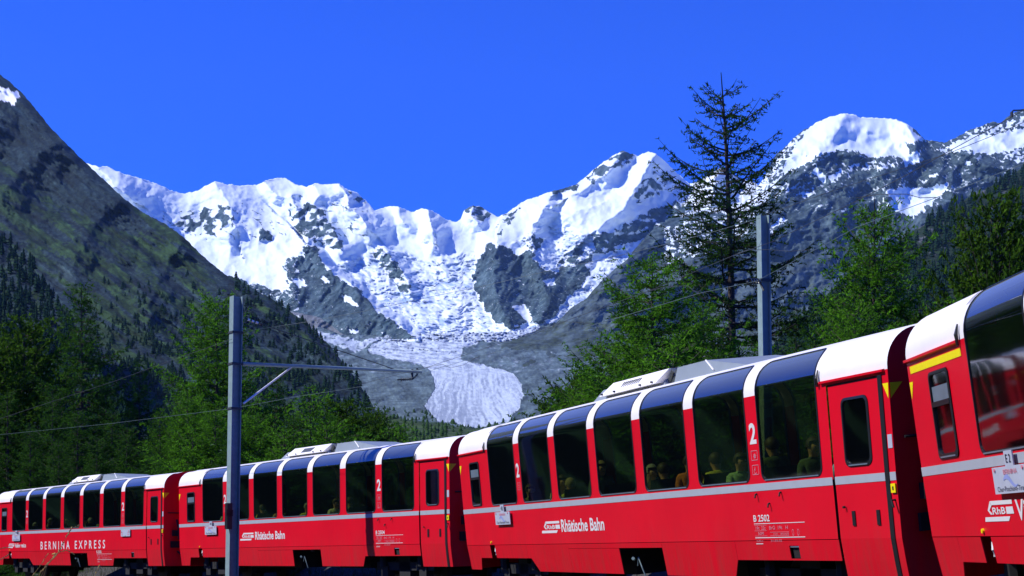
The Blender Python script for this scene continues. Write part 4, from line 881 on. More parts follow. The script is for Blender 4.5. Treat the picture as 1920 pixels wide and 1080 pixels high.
    for sb in (2.35, 13.25):
        bo = MB(); bo.box((sb - 1.35, -.98, .40), (sb + 1.35, -.82, .60)); bo.box((sb - 1.35, .82, .40), (sb + 1.35, .98, .60)); bo.box((sb - .25, -.98, .25), (sb + .25, .98, .75))
        for sx in (-.9, .9): bo.box((sb + sx - .16, -1.02, .22), (sb + sx + .16, -.84, .5)); bo.tube([(sb + sx, -1.04, .5), (sb + sx, -1.04, .75)], .09, 8)
        g_ = bo.obj('bogie', M['dark'], car)
        for sx in (-.9, .9):
            wv = MB(); 
            for yy in (-.53, .53): wv.tube([(sb + sx, yy - .06, .37), (sb + sx, yy + .06, .37)], .37, 20)
            wv.tube([(sb + sx, -.9, .37), (sb + sx, .9, .37)], .07, 8); wv.obj('wheelset', M['rail'], g_)
    # roof unit
    b = MB(); yy = .62
    b.hexa([(5.75, -yy, 3.34), (8.7, -yy, 3.34), (8.7, yy, 3.34), (5.75, yy, 3.34), (6.0, -yy + .12, 3.53), (8.55, -yy + .12, 3.53), (8.55, yy - .12, 3.53), (6.0, yy - .12, 3.53)])
    ru = b.obj('roof_unit', M['greybox'], car)
    b = MB(); b.hexa([(6.30, -yy - .10, 3.40), (8.58, -yy - .10, 3.40), (8.58, yy + .1, 3.40), (6.30, yy + .1, 3.40), (6.50, -yy + .10, 3.60), (8.72, -yy + .10, 3.60), (8.72, yy - .1, 3.60), (6.50, yy - .1, 3.60)]); b.obj('unit_cover', M['roofwhite'], ru)
    b = MB(); b.hexa([(9.05, -yy, 3.34), (11.55, -yy, 3.34), (11.55, yy, 3.34), (9.05, yy, 3.34), (9.12, -yy + .05, 3.57), (10.10, -yy + .05, 3.57), (10.10, yy - .05, 3.57), (9.12, yy - .05, 3.57)]); b.obj('duct_box', M['greybox'], ru)
    b = MB(); b.tube([(10.10, -yy + .045, 3.568), (10.40, -yy + .0, 3.40)], .014, 5); b.obj('edge_trim', M['roofwhite'], ru)
    b = MB(); 
    for k in range(4): b.tube([(8.66, -.50 + .1 * k, 3.42), (8.85, -.52 + .1 * k, 3.56 + .015 * k), (9.02, -.54 + .1 * k, 3.52), (9.10, -.56 + .1 * k, 3.40)], .035, 8)
    b.box((8.7, -.5, 3.36), (9.08, .4, 3.46)); b.obj('roof_hoses', M['hose'], ru)
    # interior
    b = MB(); b.box((.1, -1.22, 1.03), (15.8, 1.22, 1.06)); b.box((.1, -.80, 3.22), (15.8, .80, 3.25)); b.box((1.62, -1.2, 1.06), (1.66, 1.2, 2.95)); b.box((14.50, -1.2, 1.06), (14.54, 1.2, 2.95)); b.box((1.62, -.9, 2.95), (1.66, .9, 3.2)); b.box((14.50, -.9, 2.95), (14.54, .9, 3.2))
    for sg in (-1, 1): b.box((1.7, min(sg * 1.24, sg * 1.27), 1.06), (14.5, max(sg * 1.24, sg * 1.27), 1.70))
    b.box((15.0, -.9, 1.1), (15.04, -.86, 2.9)); io = b.obj('interior', M['interior'], car)
    sb_ = MB(); sb_.box((-.22, -.45, 1.06), (.22, .45, 1.46)); sb_.hexa([(-.24, -.45, 1.46), (-.10, -.45, 1.46), (-.10, .45, 1.46), (-.24, .45, 1.46), (-.32, -.42, 1.92), (-.22, -.42, 1.92), (-.22, .42, 1.92), (-.32, .42, 1.92)]); sm_ = sb_.mesh('seat', M['seat'])
    for k in range(7):
        for sx, rz in ((-.62, 0), (.62, math.pi)):
            for yy in (-.70, .70):
                o = link('seat', sm_, io); o.location = (3.55 + 1.83 * (k - .5) + sx, yy, 0); o.rotation_euler = (0, 0, rz)
    # class numerals and pictograms
    for s0, z0, z1, s1 in ((3.46, 2.23, 2.49, 3.63), (12.62, 2.24, 2.51, 12.80)):
        put_text('class_numeral', car, '2', s0, s1, z0, z1, M['lettering'], bold=.03)
    for z0 in (2.03, 1.845):
        b = MB()
        for (a0, a1, q0, q1) in ((12.625, 12.795, z0 + .12, z0 + .127), (12.625, 12.795, z0, z0 + .007), (12.625, 12.632, z0, z0 + .127), (12.788, 12.795, z0, z0 + .127)): rect(b, a0, a1, q0, q1, .004)
        if z0 > 2:
            for k in range(4):
                a = k * math.pi / 4; c_ = (12.72, z0 + .055); b.poly([sp(c_[0] + .035 * math.cos(a + d_) * r_, c_[1] + .035 * math.sin(a + d_) * r_, .005) for d_, r_ in ((-.15, 1), (.15, 1), (math.pi - .15, 1), (math.pi + .15, 1))])
        else:
            for k in range(9):
                a = math.radians(100 + k * 26); a2 = math.radians(100 + (k + 1) * 26); b.poly([sp(12.705 + q * math.cos(t_), z0 + .045 + q * math.sin(t_), .005) for q, t_ in ((.028, a), (.036, a), (.036, a2), (.028, a2))])
            rect(b, 12.70, 12.708, z0 + .05, z0 + .10, .005)
        b.obj('pictogram', M['pinkprint'], car)
    b = MB(); 
    for (a0, a1, q0, q1) in ((3.47, 3.62, 2.13, 2.137), (3.47, 3.62, 2.0, 2.007), (3.47, 3.477, 2.0, 2.13), (3.613, 3.62, 2.0, 2.13), (3.51, 3.58, 2.04, 2.05), (3.51, 3.58, 2.08, 2.09)): rect(b, a0, a1, q0, q1, .004)
    b.obj('pictogram', M['pinkprint'], car)
    return car
POSE = {1: (-18.6305, 61.1825, -1.0363, -0.6199, -0.0048, -0.0059), 2: (-8.7691, 47.8849, -0.9082, -0.57, -0.0062, 0.0209), 3: (0.4294, 32.8009, -0.7375, -0.3314, -0.0017, 0.1069), 4: (5.8443, 16.5467, -0.6299, -0.0382, 0.0057, 0.1582)}
def car_matrix(c):
    X0, Y0, Z0, yaw, pit, roll = POSE[c]
    a = Vector((math.sin(yaw) * math.cos(pit), math.cos(yaw) * math.cos(pit), math.sin(pit))); fw = -a
    lat = Vector((-math.cos(yaw), math.sin(yaw), 0)); up = lat.cross(fw)
    if up.z < 0: up = -up
    l2 = lat * math.cos(roll) - up * math.sin(roll); u2 = up * math.cos(roll) + lat * math.sin(roll)
    Mx = Matrix((fw, -l2, u2)).transposed().to_4x4(); Mx.translation = (X0, Y0, Z0); return Mx
def copy_tree(o, parent=None):
    c = o.copy(); COL.objects.link(c); c.parent = parent
    for ch in list(o.children): copy_tree(ch, c)
    return c
proto = build_car(); CARS = {}
labs = {1: 'farthest red panorama carriage, lettered BERNINA EXPRESS on its side', 2: 'red panorama carriage numbered B 2504, partly behind the left mast', 3: 'red panorama carriage numbered B 2502, second from the right', 4: 'nearest red carriage with yellow band under its roof, cut by right edge'}
for c in (1, 2, 3, 4):
    o = proto if c == 3 else copy_tree(proto); CARS[c] = o
for c, o in CARS.items():
    o.matrix_world = car_matrix(c); tag(o, labs[c], 'train carriage', 'carriages of the red train')
def logo(parent, s0, s1, z0, z1):
    "arrow-shaped company emblem with its initials"
    W_ = s1 - s0; H_ = z1 - z0; b = MB(); off = .004
    def q(*pts): b.poly([sp(s0 + x * W_, z0 + y * H_, off) for x, y in pts])
    q((.0, .0), (.80, .0), (.86, .22), (.02, .22))                       # lower bar
    q((.25, .80), (.98, .80), (.98, 1.0), (.25, 1.0))                      # upper bar
    q((.14, .55), (.20, .55), (.30, .80), (.25, 1.0)); q((.14, .55), (.22, .34), (.30, .34), (.20, .55))
    q((.76, .34), (1.0, .34), (.98, .68), (.76, .68))
    b.obj('emblem', M['lettering'], parent)
    put_text('emblem_letters', parent, 'RhB', s0 + .30 * W_, s0 + .73 * W_, z0 + .34 * H_, z0 + .68 * H_, M['lettering'], bold=.02)
def numbers(parent, txt, s0=12.53, z=1.24, small=False):
    put_text('carriage_number', parent, txt, s0, s0 + .43, z, z + .088, M['lettering'], bold=.015)
    b = MB(); rect(b, s0, s0 + 1.31, z - .030, z - .022, .004); rect(b, s0, s0 + 1.29, z - .212, z - .202, .004); rect(b, s0, s0 + .19, z - .29, z - .28, .004); b.obj('rule_lines', M['lettering'], parent)
    b = MB()
    for (a0, a1, q0, q1) in ((0, .33, -.045, -.049), (0, .33, -.115, -.119), (0, .33, -.183, -.187), (.41, .9, -.137, -.141), (.41, .9, -.183, -.187)): rect(b, s0 + a0, s0 + a1, z + min(q0, q1), z + max(q0, q1), .004)
    for a in (1.0, 1.13):
        for k in range(10):
            t0, t1 = 6.2832 * k / 10, 6.2832 * (k + 1) / 10; b.poly([sp(s0 + a + r_ * .6 * math.cos(t_), z - .148 + r_ * math.sin(t_), .004) for r_, t_ in ((.034, t0), (.042, t0), (.042, t1), (.034, t1))])
    b.obj('print_frames', M['pinkprint'], parent)
    for txt_, a0, a1, q0, q1 in (('19t  22t', .04, .30, -.105, -.06), ('BrG  19t   H', .40, .88, -.105, -.06), ('50Pl', .09, .24, -.172, -.132), ('12.4', .50, .60, -.175, -.15), ('09.03.02', .68, .89, -.175, -.15), ('16.45 m', .03, .2, -.262, -.235), ('31.03.02', .41, .70, -.262, -.235)):
        put_text('small_print', parent, txt_, s0 + a0, s0 + a1, z + q0, z + q1, M['pinkprint'], bold=.0)
def dest_plate(parent, label2, s=2.14, full=False, dark=False):
    b = MB(); rect(b, s, s + .86, 1.385, 1.625, .05, thick=.012); rect(b, s + .35, s + .55, 1.625, 1.76, .05, thick=.012)
    pl_ = b.obj('destination_plate', M['white'], parent)
    b = MB(); 
    for a in (.07, .76): b.tube([sp(s + a, 1.60, 0), sp(s + a, 1.60, .06)], .018, 6)
    b.obj('plate_clips', M['pinkprint'], pl_)
    put_text('plate_number', pl_, label2, s + .39, s + .51, 1.655, 1.73, M['blackprint'], bold=.01, off=.054)
    put_text('plate_route', pl_, 'Chur-Poschiavo-Tirano', s + .08, s + .80, 1.405, 1.45, M['blackprint'], bold=.0, off=.054)
    put_text('plate_title', pl_, 'BERNINA', s + .28, s + .62, 1.555, 1.60, M['pinkprint'], bold=.01, off=.054)
    b = MB()
    for k in range(9):
        t0 = k / 9; t1 = (k + 1) / 9; f_ = lambda t: (s + .26 + .34 * t, 1.49 + .045 * math.sin(t * 5.2 + .4)); wd = lambda t: .022 * math.sin(math.pi * min(1, t + .08)) + .004
        (x0, y0), (x1, y1) = f_(t0), f_(t1); b.poly([sp(x0, y0 - wd(t0), .053), sp(x1, y1 - wd(t1), .053), sp(x1, y1 + wd(t1), .053), sp(x0, y0 + wd(t0), .053)])
    b.obj('plate_emblem', M['bluegrey'], pl_)
# car 3
logo(CARS[3], 4.53, 5.46, 1.19, 1.395); put_text('company_lettering', CARS[3], 'Rhätische Bahn', 5.52, 7.45, 1.20, 1.415, M['lettering'], bold=.022); numbers(CARS[3], 'B 2502'); dest_plate(CARS[3], '42')
logo(CARS[2], 4.58, 5.51, 1.19, 1.395); put_text('company_lettering', CARS[2], 'Rhätische Bahn', 5.60, 7.50, 1.20, 1.415, M['lettering'], bold=.022); numbers(CARS[2], 'B 2504'); dest_plate(CARS[2], '41')
logo(CARS[1], 1.40, 2.12, 1.13, 1.29); put_text('company_lettering', CARS[1], 'Viafier retica', 2.18, 3.46, 1.14, 1.30, M['lettering'], bold=.02)
for w_, a, c_ in (('BERNINA', 5.04, 7.96), ('EXPRESS', 8.46, 11.21)): put_text('train_lettering', CARS[1], w_, a, c_, 1.055, 1.335, M['lettering'], bold=.012, spacing=1.7, letters=True)
numbers(CARS[1], 'B 2505', 10.45, .905); dest_plate(CARS[1], '40', 2.05)
b = MB(); rect(b, 12.65, 13.4, 1.425, 1.645, .04, thick=.012); so_ = b.obj('notice_board', M['white'], CARS[1])
b = MB()
for a0 in (12.70, 13.2):
    for z_ in (1.47, 1.53): rect(b, a0, a0 + .13, z_, z_ + .02, .045)
rect(b, 13.27, 13.33, 1.58, 1.62, .045); b.obj('notice_print', M['pinkprint'], so_)
logo(CARS[4], 1.72, 2.50, 1.135, 1.325); put_text('company_lettering', CARS[4], 'Viafier retica', 2.56, 4.1, 1.135, 1.325, M['lettering'], bold=.022); dest_plate(CARS[4], 'E 2', 2.24)
b = MB(); rect(b, 0.10, 1.72, 2.70, 2.775, .005, thick=.004); b.obj('yellow_band', M['yellow'], CARS[4])
for c in (1, 2, 3, 4):
    ru = [q for q in CARS[c].children if q.name.startswith('roof_unit')][0]; b = MB()
    if c in (3, 4):
        for k in range(9):
            x = 7.05 + .085 * k; b.hexa([(x, -.66, 3.455), (x + .035, -.66, 3.455), (x + .035, -.60, 3.455), (x, -.60, 3.455), (x + .02, -.575, 3.56), (x + .055, -.575, 3.56), (x + .055, -.52, 3.56), (x + .02, -.52, 3.56)])
    else:
        b.hexa([(7.15, -.67, 3.45), (7.75, -.67, 3.45), (7.75, -.60, 3.45), (7.15, -.60, 3.45), (7.22, -.58, 3.56), (7.82, -.58, 3.56), (7.82, -.52, 3.56), (7.22, -.52, 3.56)])
    b.obj('vent_grille', M['hose'], ru)
    b = MB()
    for x in (6.42, 6.95, 8.0, 8.45): b.tube([(x, -.735, 3.43), (x, -.70, 3.43)], .016, 6)
    b.obj('cover_bolts', M['rubber'], ru)

# ------------------------------------------------------------------ track
cl = []   # rail centre line through the carriages
ks = []
for c in (1, 2, 3, 4):
    Mx = car_matrix(c)
    for s in (-.35 if c > 1 else -8, 4, 8, 12, 16.2 if c < 4 else 30):
        p = Mx @ Vector((s, 0, 0)); r_ = POSE[c][5]; lat = -(Mx.to_3x3() @ Vector((0, -1, 0))); cl.append((p, (Mx.to_3x3() @ Vector((0, 1, 0))).normalized(), (Mx.to_3x3() @ Vector((0, 0, 1))).normalized()))
track = empty('railway_track', cl[7][0]); tag(track, 'railway track under the red train, rails on dark ballast', 'railway track')
inv_t = Matrix.Translation(-Vector(cl[7][0]))
for off in (-.53, .53):
    b = MB(); pts = [inv_t @ (p + l * off - u * .065) for p, l, u in cl]; b.tube(pts, .055, 6); b.obj('rail', M['rail'], track)
b = MB()
cs = [(-2.9, -.75), (-1.5, -.22), (1.5, -.22), (2.3, -.15), (3.3, .45), (4.2, .50), (6.5, -.9)]
for (p, l, u), (q, m_, v) in zip(cl[:-1], cl[1:]):
    for (a, za), (c_, zc) in zip(cs[:-1], cs[1:]):
        b.poly([inv_t @ (p + l * a + u * za), inv_t @ (q + m_ * a + v * za), inv_t @ (q + m_ * c_ + v * zc), inv_t @ (p + l * c_ + u * zc)])
b.obj('ballast_bed', M['ballast'], track)
b = MB()
for (p, l, u), (q, m_, v) in zip(cl[:-1], cl[1:]):
    n = max(1, int((q - p).length / .65))
    for k in range(n):
        c_ = inv_t @ (p.lerp(q, (k + .5) / n) - u * .16); d_ = (q - p).normalized()
        b.hexa([c_ + l * sy * 1.05 + d_ * sx * .11 + u * sz * .06 for sz in (-1, 1) for sx, sy in ((-1, -1), (1, -1), (1, 1), (-1, 1))])
b.obj('sleepers', M['bark'], track, kind='stuff')

# ------------------------------------------------------------------ passengers
SK = {n: mat('cloth_' + n, c, .9, nscale=30, namt=.35) for n, c in dict(lime=(.75, .85, .12), pale=(.75, .80, .55), mint=(.40, .62, .38), teal=(.16, .40, .55), darkgreen=(.10, .16, .10), white=(.8, .8, .7), orange=(.8, .22, .05), khaki=(.35, .38, .20), yellow=(.85, .75, .10)).items()}
SK['skin'] = mat('skin', (.62, .34, .20), .6); HAIR = {'blond': mat('hair_blond', (.34, .26, .12), .7, nscale=40, namt=.3), 'dark': mat('hair_dark', (.04, .03, .02), .6), 'grey': mat('hair_grey', (.35, .35, .32), .7, nscale=40)}
def person_mesh(pose):
    "seated body grown as one skin surface, then hair on top; local +x is forward, seat height 0"
    J = {'pel': (0, 0, .10), 'wst': (-.01, 0, .28), 'che': (-.02, 0, .45), 'nek': (0, 0, .60), 'nk2': (.015, 0, .65), 'hed': (.03, 0, .725), 'crn': (.03, 0, .80),
         'shl': (-.02, .17, .54), 'shr': (-.02, -.17, .54), 'hil': (.02, .09, .08), 'hir': (.02, -.09, .08), 'knl': (.42, .11, .10), 'knr': (.42, -.11, .10), 'anl': (.44, .11, -.33), 'anr': (.44, -.11, -.33), 'tol': (.60, .12, -.37), 'tor': (.60, -.12, -.37)}
    arms = {'rest': ((.03, .23, .30), (.24, .18, .20), (.33, .15, .21)), 'reach': ((.14, .25, .36), (.36, .20, .42), (.46, .18, .46)), 'chin': ((.10, .22, .32), (.20, .12, .52), (.19, .08, .62))}
    ra, la = {'rest': ('rest', 'rest'), 'reach': ('reach', 'rest'), 'chin': ('chin', 'rest')}[pose]
    for sd, a, sg in (('r', ra, -1), ('l', la, 1)):
        e_, w_, h_ = arms[a]; J['el' + sd] = (e_[0], sg * e_[1], e_[2]); J['wr' + sd] = (w_[0], sg * w_[1], w_[2]); J['ha' + sd] = (h_[0], sg * h_[1], h_[2])
    if pose == 'chin':
        for k in ('wst', 'che', 'nek', 'nk2', 'hed', 'crn', 'shl', 'shr'): x, y, z = J[k]; J[k] = (x + .18 * z, y, z - .04 * z)
    Rr = dict(pel=.13, wst=.125, che=.145, nek=.068, nk2=.062, hed=.100, crn=.085, shl=.065, shr=.065, hil=.09, hir=.09, knl=.065, knr=.065, anl=.045, anr=.045, tol=.035, tor=.035, elr=.045, ell=.045, wrr=.03, wrl=.03, har=.035, hal=.035)
    E = [('pel', 'wst'), ('wst', 'che'), ('che', 'nek'), ('nek', 'nk2'), ('nk2', 'hed'), ('hed', 'crn'), ('che', 'shl'), ('che', 'shr'), ('shl', 'ell'), ('ell', 'wrl'), ('wrl', 'hal'), ('shr', 'elr'), ('elr', 'wrr'), ('wrr', 'har'), ('pel', 'hil'), ('pel', 'hir'), ('hil', 'knl'), ('hir', 'knr'), ('knl', 'anl'), ('knr', 'anr'), ('anl', 'tol'), ('anr', 'tor')]
    # fingers
    for sd, sg in (('r', -1), ('l', 1)):
        h_ = Vector(J['ha' + sd]); d_ = (h_ - Vector(J['wr' + sd])).normalized(); s_ = Vector((0, 1, 0))
        for k, (o_, L) in enumerate(((-.027, .060), (-.009, .072), (.009, .068), (.027, .052))):
            J[f'f{sd}{k}'] = tuple(h_ + d_ * .03 + s_ * o_); J[f'g{sd}{k}'] = tuple(h_ + d_ * (.03 + L) + s_ * o_ * 1.2 + Vector((0, 0, -.02))); Rr[f'f{sd}{k}'] = .010; Rr[f'g{sd}{k}'] = .008; E += [('ha' + sd, f'f{sd}{k}'), (f'f{sd}{k}', f'g{sd}{k}')]
        J['t' + sd] = tuple(h_ + d_ * .02 - s_ * sg * .045); Rr['t' + sd] = .011; E += [('ha' + sd, 't' + sd)]
    names = list(J); me = bpy.data.meshes.new('body'); me.from_pydata([J[n] for n in names], [(names.index(a), names.index(b_)) for a, b_ in E], [])
    o = bpy.data.objects.new('tmp', me); COL.objects.link(o); md = o.modifiers.new('s', 'SKIN')
    for i, n in enumerate(names): me.skin_vertices[0].data[i].radius = (Rr[n], Rr[n] * (1.15 if n in ('wst', 'che', 'pel') else 1)); 
    me.skin_vertices[0].data[0].use_root = True
    sb = o.modifiers.new('b', 'SUBSURF'); sb.levels = 1; dg = bpy.context.evaluated_depsgraph_get(); out = bpy.data.meshes.new_from_object(o.evaluated_get(dg)); COL.objects.unlink(o); bpy.data.objects.remove(o)
    hd = Vector(J['hed'])
    nose = [v for v in out.vertices if (v.co - hd - Vector((.085, 0, -.01))).length < .035]
    for v in nose: v.co.x += .012
    idx = []
    for p in out.polygons:
        c_ = p.center; arm = min((c_ - Vector(J['wr' + s_])).length for s_ in 'rl') < .13 or min((c_ - Vector(J['ha' + s_])).length for s_ in 'rl') < .15
        idx.append(0 if (c_.z > Vector(J['nek']).z + .02 or arm) else (1 if c_.z > .14 or abs(c_.x) < .1 else 2))
    [out.materials.append(SK['skin']) for _ in range(3)]
    out.polygons.foreach_set('use_smooth', [True] * len(out.polygons)); out.polygons.foreach_set('material_index', idx)
    hb = bmesh.new(); bmesh.ops.create_uvsphere(hb, u_segments=14, v_segments=9, radius=.106)
    bmesh.ops.delete(hb, geom=[v for v in hb.verts if (v.co.z < -.02 and v.co.x > -.03) or v.co.z < -.075 or (v.co.x > .055 and v.co.z < .03)], context='VERTS')
    for v in hb.verts: v.co = v.co * Vector((1.05, .92, 1.12)).to_track_quat('X', 'Y').to_matrix().to_scale().x if False else Vector((v.co.x * 1.05, v.co.y * .92, v.co.z * 1.10)) + hd + Vector((-.005, 0, .035))
    hm = bpy.data.meshes.new('hair'); hb.to_mesh(hm); hb.free()
    hm.polygons.foreach_set('use_smooth', [True] * len(hm.polygons)); fm = MB()
    for sg in (-1, 1): fm.tube([hd + Vector((.083, sg * .032, .012)), hd + Vector((.093, sg * .032, .012))], .009, 6)
    fm.tube([hd + Vector((.082, -.02, -.045)), hd + Vector((.086, .02, -.045))], .005, 5)
    return out, hm, fm.mesh('face_features', M['blackprint'])
PM = {k: person_mesh(k) for k in ('rest', 'reach', 'chin')}
ordw = ['first', 'second', 'third', 'fourth', 'fifth', 'sixth', 'seventh']; ordc = {1: 'farthest', 2: 'second farthest', 3: 'second nearest', 4: 'nearest'}
ppl = [  # carriage, s, z of head, shirt, hair, pose, facing
 (3, 2.75, -.12, 'khaki', 'dark', 'rest', 1, 'faint passenger in dull khaki low'), (3, 4.35, .0, 'pale', 'dark', 'chin', 1, 'passenger raising a hand'), (3, 4.92, -.10, 'lime', 'blond', 'rest', -1, 'passenger in bright lime shirt low'),
 (3, 6.35, .12, 'darkgreen', 'blond', 'rest', 1, 'light-haired passenger in dark clothes'), (3, 8.25, -.02, 'mint', 'grey', 'chin', 1, 'grey-haired passenger in mint shirt leaning'), (3, 8.86, -.05, 'pale', 'dark', 'rest', -1, 'passenger in pale top at the right post'),
 (3, 9.75, .02, 'orange', 'dark', 'rest', 1, 'dark-haired passenger in orange'), (3, 10.65, .0, 'yellow', 'dark', 'rest', -1, 'passenger in yellow-green shirt at the right post'), (3, 11.35, -.05, 'mint', 'dark', 'reach', 1, 'passenger in green shirt reaching out an arm'), (3, 12.33, .1, 'darkgreen', 'dark', 'rest', -1, 'passenger facing left with bare face beside the post'),
 (3, 13.35, .03, 'darkgreen', 'dark', 'rest', 1, 'dim passenger in dark green shirt'), (3, 14.12, -.06, 'teal', 'blond', 'rest', -1, 'blond boy in blue patterned shirt'),
 (4, 2.75, .05, 'lime', 'dark', 'rest', -1, 'passenger in lime green shirt'),
 (2, 2.55, -.05, 'pale', 'grey', 'rest', 1, 'pale-shirted grey-haired passenger'), (2, 3.30, -.08, 'khaki', 'dark', 'rest', -1, 'khaki-clad passenger by the post'), (2, 5.05, -.05, 'yellow', 'dark', 'rest', -1, 'passenger in yellow beside the mast'), (2, 6.1, -.05, 'pale', 'dark', 'chin', 1, 'pale-shirted passenger leaning on a hand'), (2, 7.85, -.1, 'lime', 'grey', 'reach', 1, 'passenger in lime with arm stretched'),
 (2, 9.5, -.04, 'pale', 'dark', 'reach', 1, 'passenger pointing with a bare arm'), (2, 10.3, -.03, 'mint', 'dark', 'rest', -1, 'passenger in mint near the right post'),
 (1, 3.0, -.15, 'khaki', 'grey', 'rest', 1, 'small dim khaki passenger'), (1, 4.5, .0, 'mint', 'grey', 'chin', 1, 'grey-haired passenger in mint'), (1, 6.2, -.1, 'pale', 'blond', 'reach', 1, 'blond passenger stretching an arm'), (1, 8.0, -.08, 'mint', 'dark', 'rest', 1, 'passenger in mint'), (1, 8.65, -.1, 'pale', 'grey', 'rest', -1, 'grey-haired passenger in pale top'), (1, 9.7, -.08, 'khaki', 'blond', 'rest', 1, 'blond passenger in khaki'), (1, 14.1, .0, 'pale', 'blond', 'rest', -1, 'blond passenger in pale top')]
for (c, s, dz, sh, hr, pose, fc_, lb) in ppl:
    wi = min(6, max(0, int((s - 1.72) / 1.83))); body, hair, face = PM[pose]
    e = empty('person'); e.matrix_world = car_matrix(c) @ Matrix.Translation((s, -.84, 1.35 + dz)) @ Matrix.Rotation(0 if fc_ > 0 else math.pi, 4, 'Z')
    tag(e, f'{lb}, {ordw[wi]} window of the {ordc[c]} carriage', 'person')
    bm2 = body.copy(); bm2.materials[0] = SK['skin']; bm2.materials[1] = SK[sh]; bm2.materials[2] = M['blackprint']; link('body', bm2, e)
    hm2 = hair.copy(); hm2.materials.clear(); hm2.materials.append(HAIR[hr]); link('hair', hm2, e); link('face_features', face, e)

# ------------------------------------------------------------------ masts
def hbeam(b, w_, t, z0, z1):
    h = w_ / 2
    b.box((-h, -h, z0), (-h + t, h, z1)); b.box((h - t, -h, z0), (h, h, z1)); b.box((-h + t, -t / 2, z0), (h - t, t / 2, z1))
def mast(px, pyt, Y, w_, rot, lean, label):
    tp = at(px, pyt, Y); e = empty('catenary_mast', (tp.x, Y, -1.65)); e.rotation_euler = (0, lean, rot); tag(e, label, 'mast', 'overhead line masts')
    e.location.x -= math.sin(lean) * (tp.z + 1.65)
    b = MB(); hbeam(b, w_, .018, 0, tp.z + 1.65); b.obj('steel_post', M['galv'], e); return e, tp
Ym = 36.7
mL, tl = mast(444, 555, Ym, .235, R(33), R(1.0), 'left grey steel mast carrying a long arm over the second carriage')
def collar(e, pyc, px, Y, parent, w_=.25):
    z = at(px, pyc, Y).z + 1.65; b = MB(); h = w_ / 2 + .01
    for a in ((-h, -h, z - .025, h, -h + .012, z + .025), (-h, h - .012, z - .025, h, h, z + .025), (-h, -h, z - .025, -h + .012, h, z + .025), (h - .012, -h, z - .025, h, h, z + .025)): b.box(a[:3], a[3:])
    b.obj('collar', M['wire'], e)
for y in (623, 682, 766): collar(mL, y, 444, Ym, mL)
bx = MB(); bx.box((-.22, -.20, 2.15), (-.10, -.05, 2.75)); bx.box((-.24, -.2, 2.45), (-.08, -.16, 2.6)); bx.obj('cable_box', M['rubber'], mL)
iv = (Matrix.LocRotScale(mL.location, mL.rotation_euler, None)).inverted()
Ye = Ym + 2.75
def addp(name, pts, r, m_, n=8, parent=mL, iv_=None):
    b = MB(); b.tube([(iv_ or iv) @ Vector(p) for p in pts], r, n); return b.obj(name, m_, parent, smooth=True)
A0 = at(455, 682, Ym + .05); A1 = at(790, 697, Ye)
addp('bracket_arm', [A0, A1], .042, M['galv'], 8)
addp('brace', [at(456, 757, Ym + .05), A0.lerp(A1, .26) + Vector((0, 0, -.03))], .024, M['insul'], 6)
t0, t1 = at(458, 597, Ym + .05), A0.lerp(A1, .865)
addp('stay_rod', [t0, t1], .011, M['wire'], 5)
for q in (.02, .045, .07, .095):
    p = t0.lerp(t1, q); p2 = t0.lerp(t1, q + .014); addp('insulator', [p, p2], .03, M['insul'] if q < .08 else M['wire'], 8)
ins = A0.lerp(A1, .945); addp('dropper_clamp', [ins + Vector((0, 0, .05)), ins + Vector((0, 0, -.16))], .03, M['wire'], 6)
ins2 = A0.lerp(A1, .975); addp('dropper_clamp', [ins2 + Vector((0, 0, .08)), ins2 + Vector((0, 0, -.08)), ins + Vector((0, 0, -.2))], .022, M['wire'], 6)
addp('registration_rod', [ins + Vector((0, 0, -.19)), at(745, 712, Ye - .1)], .016, M['wire'], 6)
for k in range(6): p = (ins + Vector((0, 0, -.19))).lerp(at(745, 712, Ye - .1), .1 + .13 * k); addp('insulator_disc', [p, p + Vector((.02, 0, 0))], .045, M['rubber'], 8)
# right mast
Yr = 28.3
mR, tr_ = mast(1429, 405, Yr, .175, R(19), R(-1.0), 'right grey steel mast rising behind the third carriage')
ivR = (Matrix.LocRotScale(mR.location, mR.rotation_euler, None)).inverted()
collar(mR, 527, 1429, Yr, mR, .21); 
addp('bracket_arm', [at(1424, 527, Yr - .1), at(1400, 527, 25.2)], .022, M['wire'], 6, mR, ivR)
for k in range(4): addp('insulator', [at(1421 - 5 * k, 527, 27.2 - .5 * k), at(1419 - 5 * k, 527, 27.0 - .5 * k)], .05, M['rubber'], 8, mR, ivR)
addp('steady_hook', [at(1424, 527, Yr - .15), at(1432, 545, Yr - .2)], .02, M['wire'], 6, mR, ivR)
# wires
Cpts = [(-60, 823), (0, 815), (200, 795), (435, 766), (560, 743), (627, 733), (712, 719), (771, 709), (819, 691), (869, 677), (968, 650), (1132, 604), (1311, 550), (1419, 527), (1529, 468), (1606, 426), (1757, 370), (1920, 307), (2100, 235)]
def Yc(px, py): return 4.27 * F / (HY - py)
cx = [p[0] for p in Cpts]; cy = [Yc(*p) for p in Cpts]
def wire(name, pts, Yf, r, m_, label, sub=6):
    r *= .52
    P_ = [at(px, py, Yf(px, py)) for px, py in pts]; c0 = P_[len(P_) // 2].copy(); e = empty(name, c0); b = MB(); b.tube([p - c0 for p in P_], r, 5)
    o = b.obj(name, m_, smooth=True); o.location = c0; bpy.data.objects.remove(e); o.name = name; tag(o, label, 'wire'); return o
wire('contact_wire', Cpts, Yc, .0085, M['wireteal'], 'lower contact wire hanging over the train from left edge to right edge')
Yi = lambda px, py: float(np.interp(px, cx, cy))
wire('messenger_wire', [(672, 721), (796, 690), (889, 660), (1040, 609), (1213, 547), (1373, 480), (1446, 454), (1606, 377), (1700, 328), (1782, 282), (1898, 219), (1960, 183)], Yi, .0095, M['wire'], 'thick dark wire crossing in front of the snowy dome to the top right bracket')
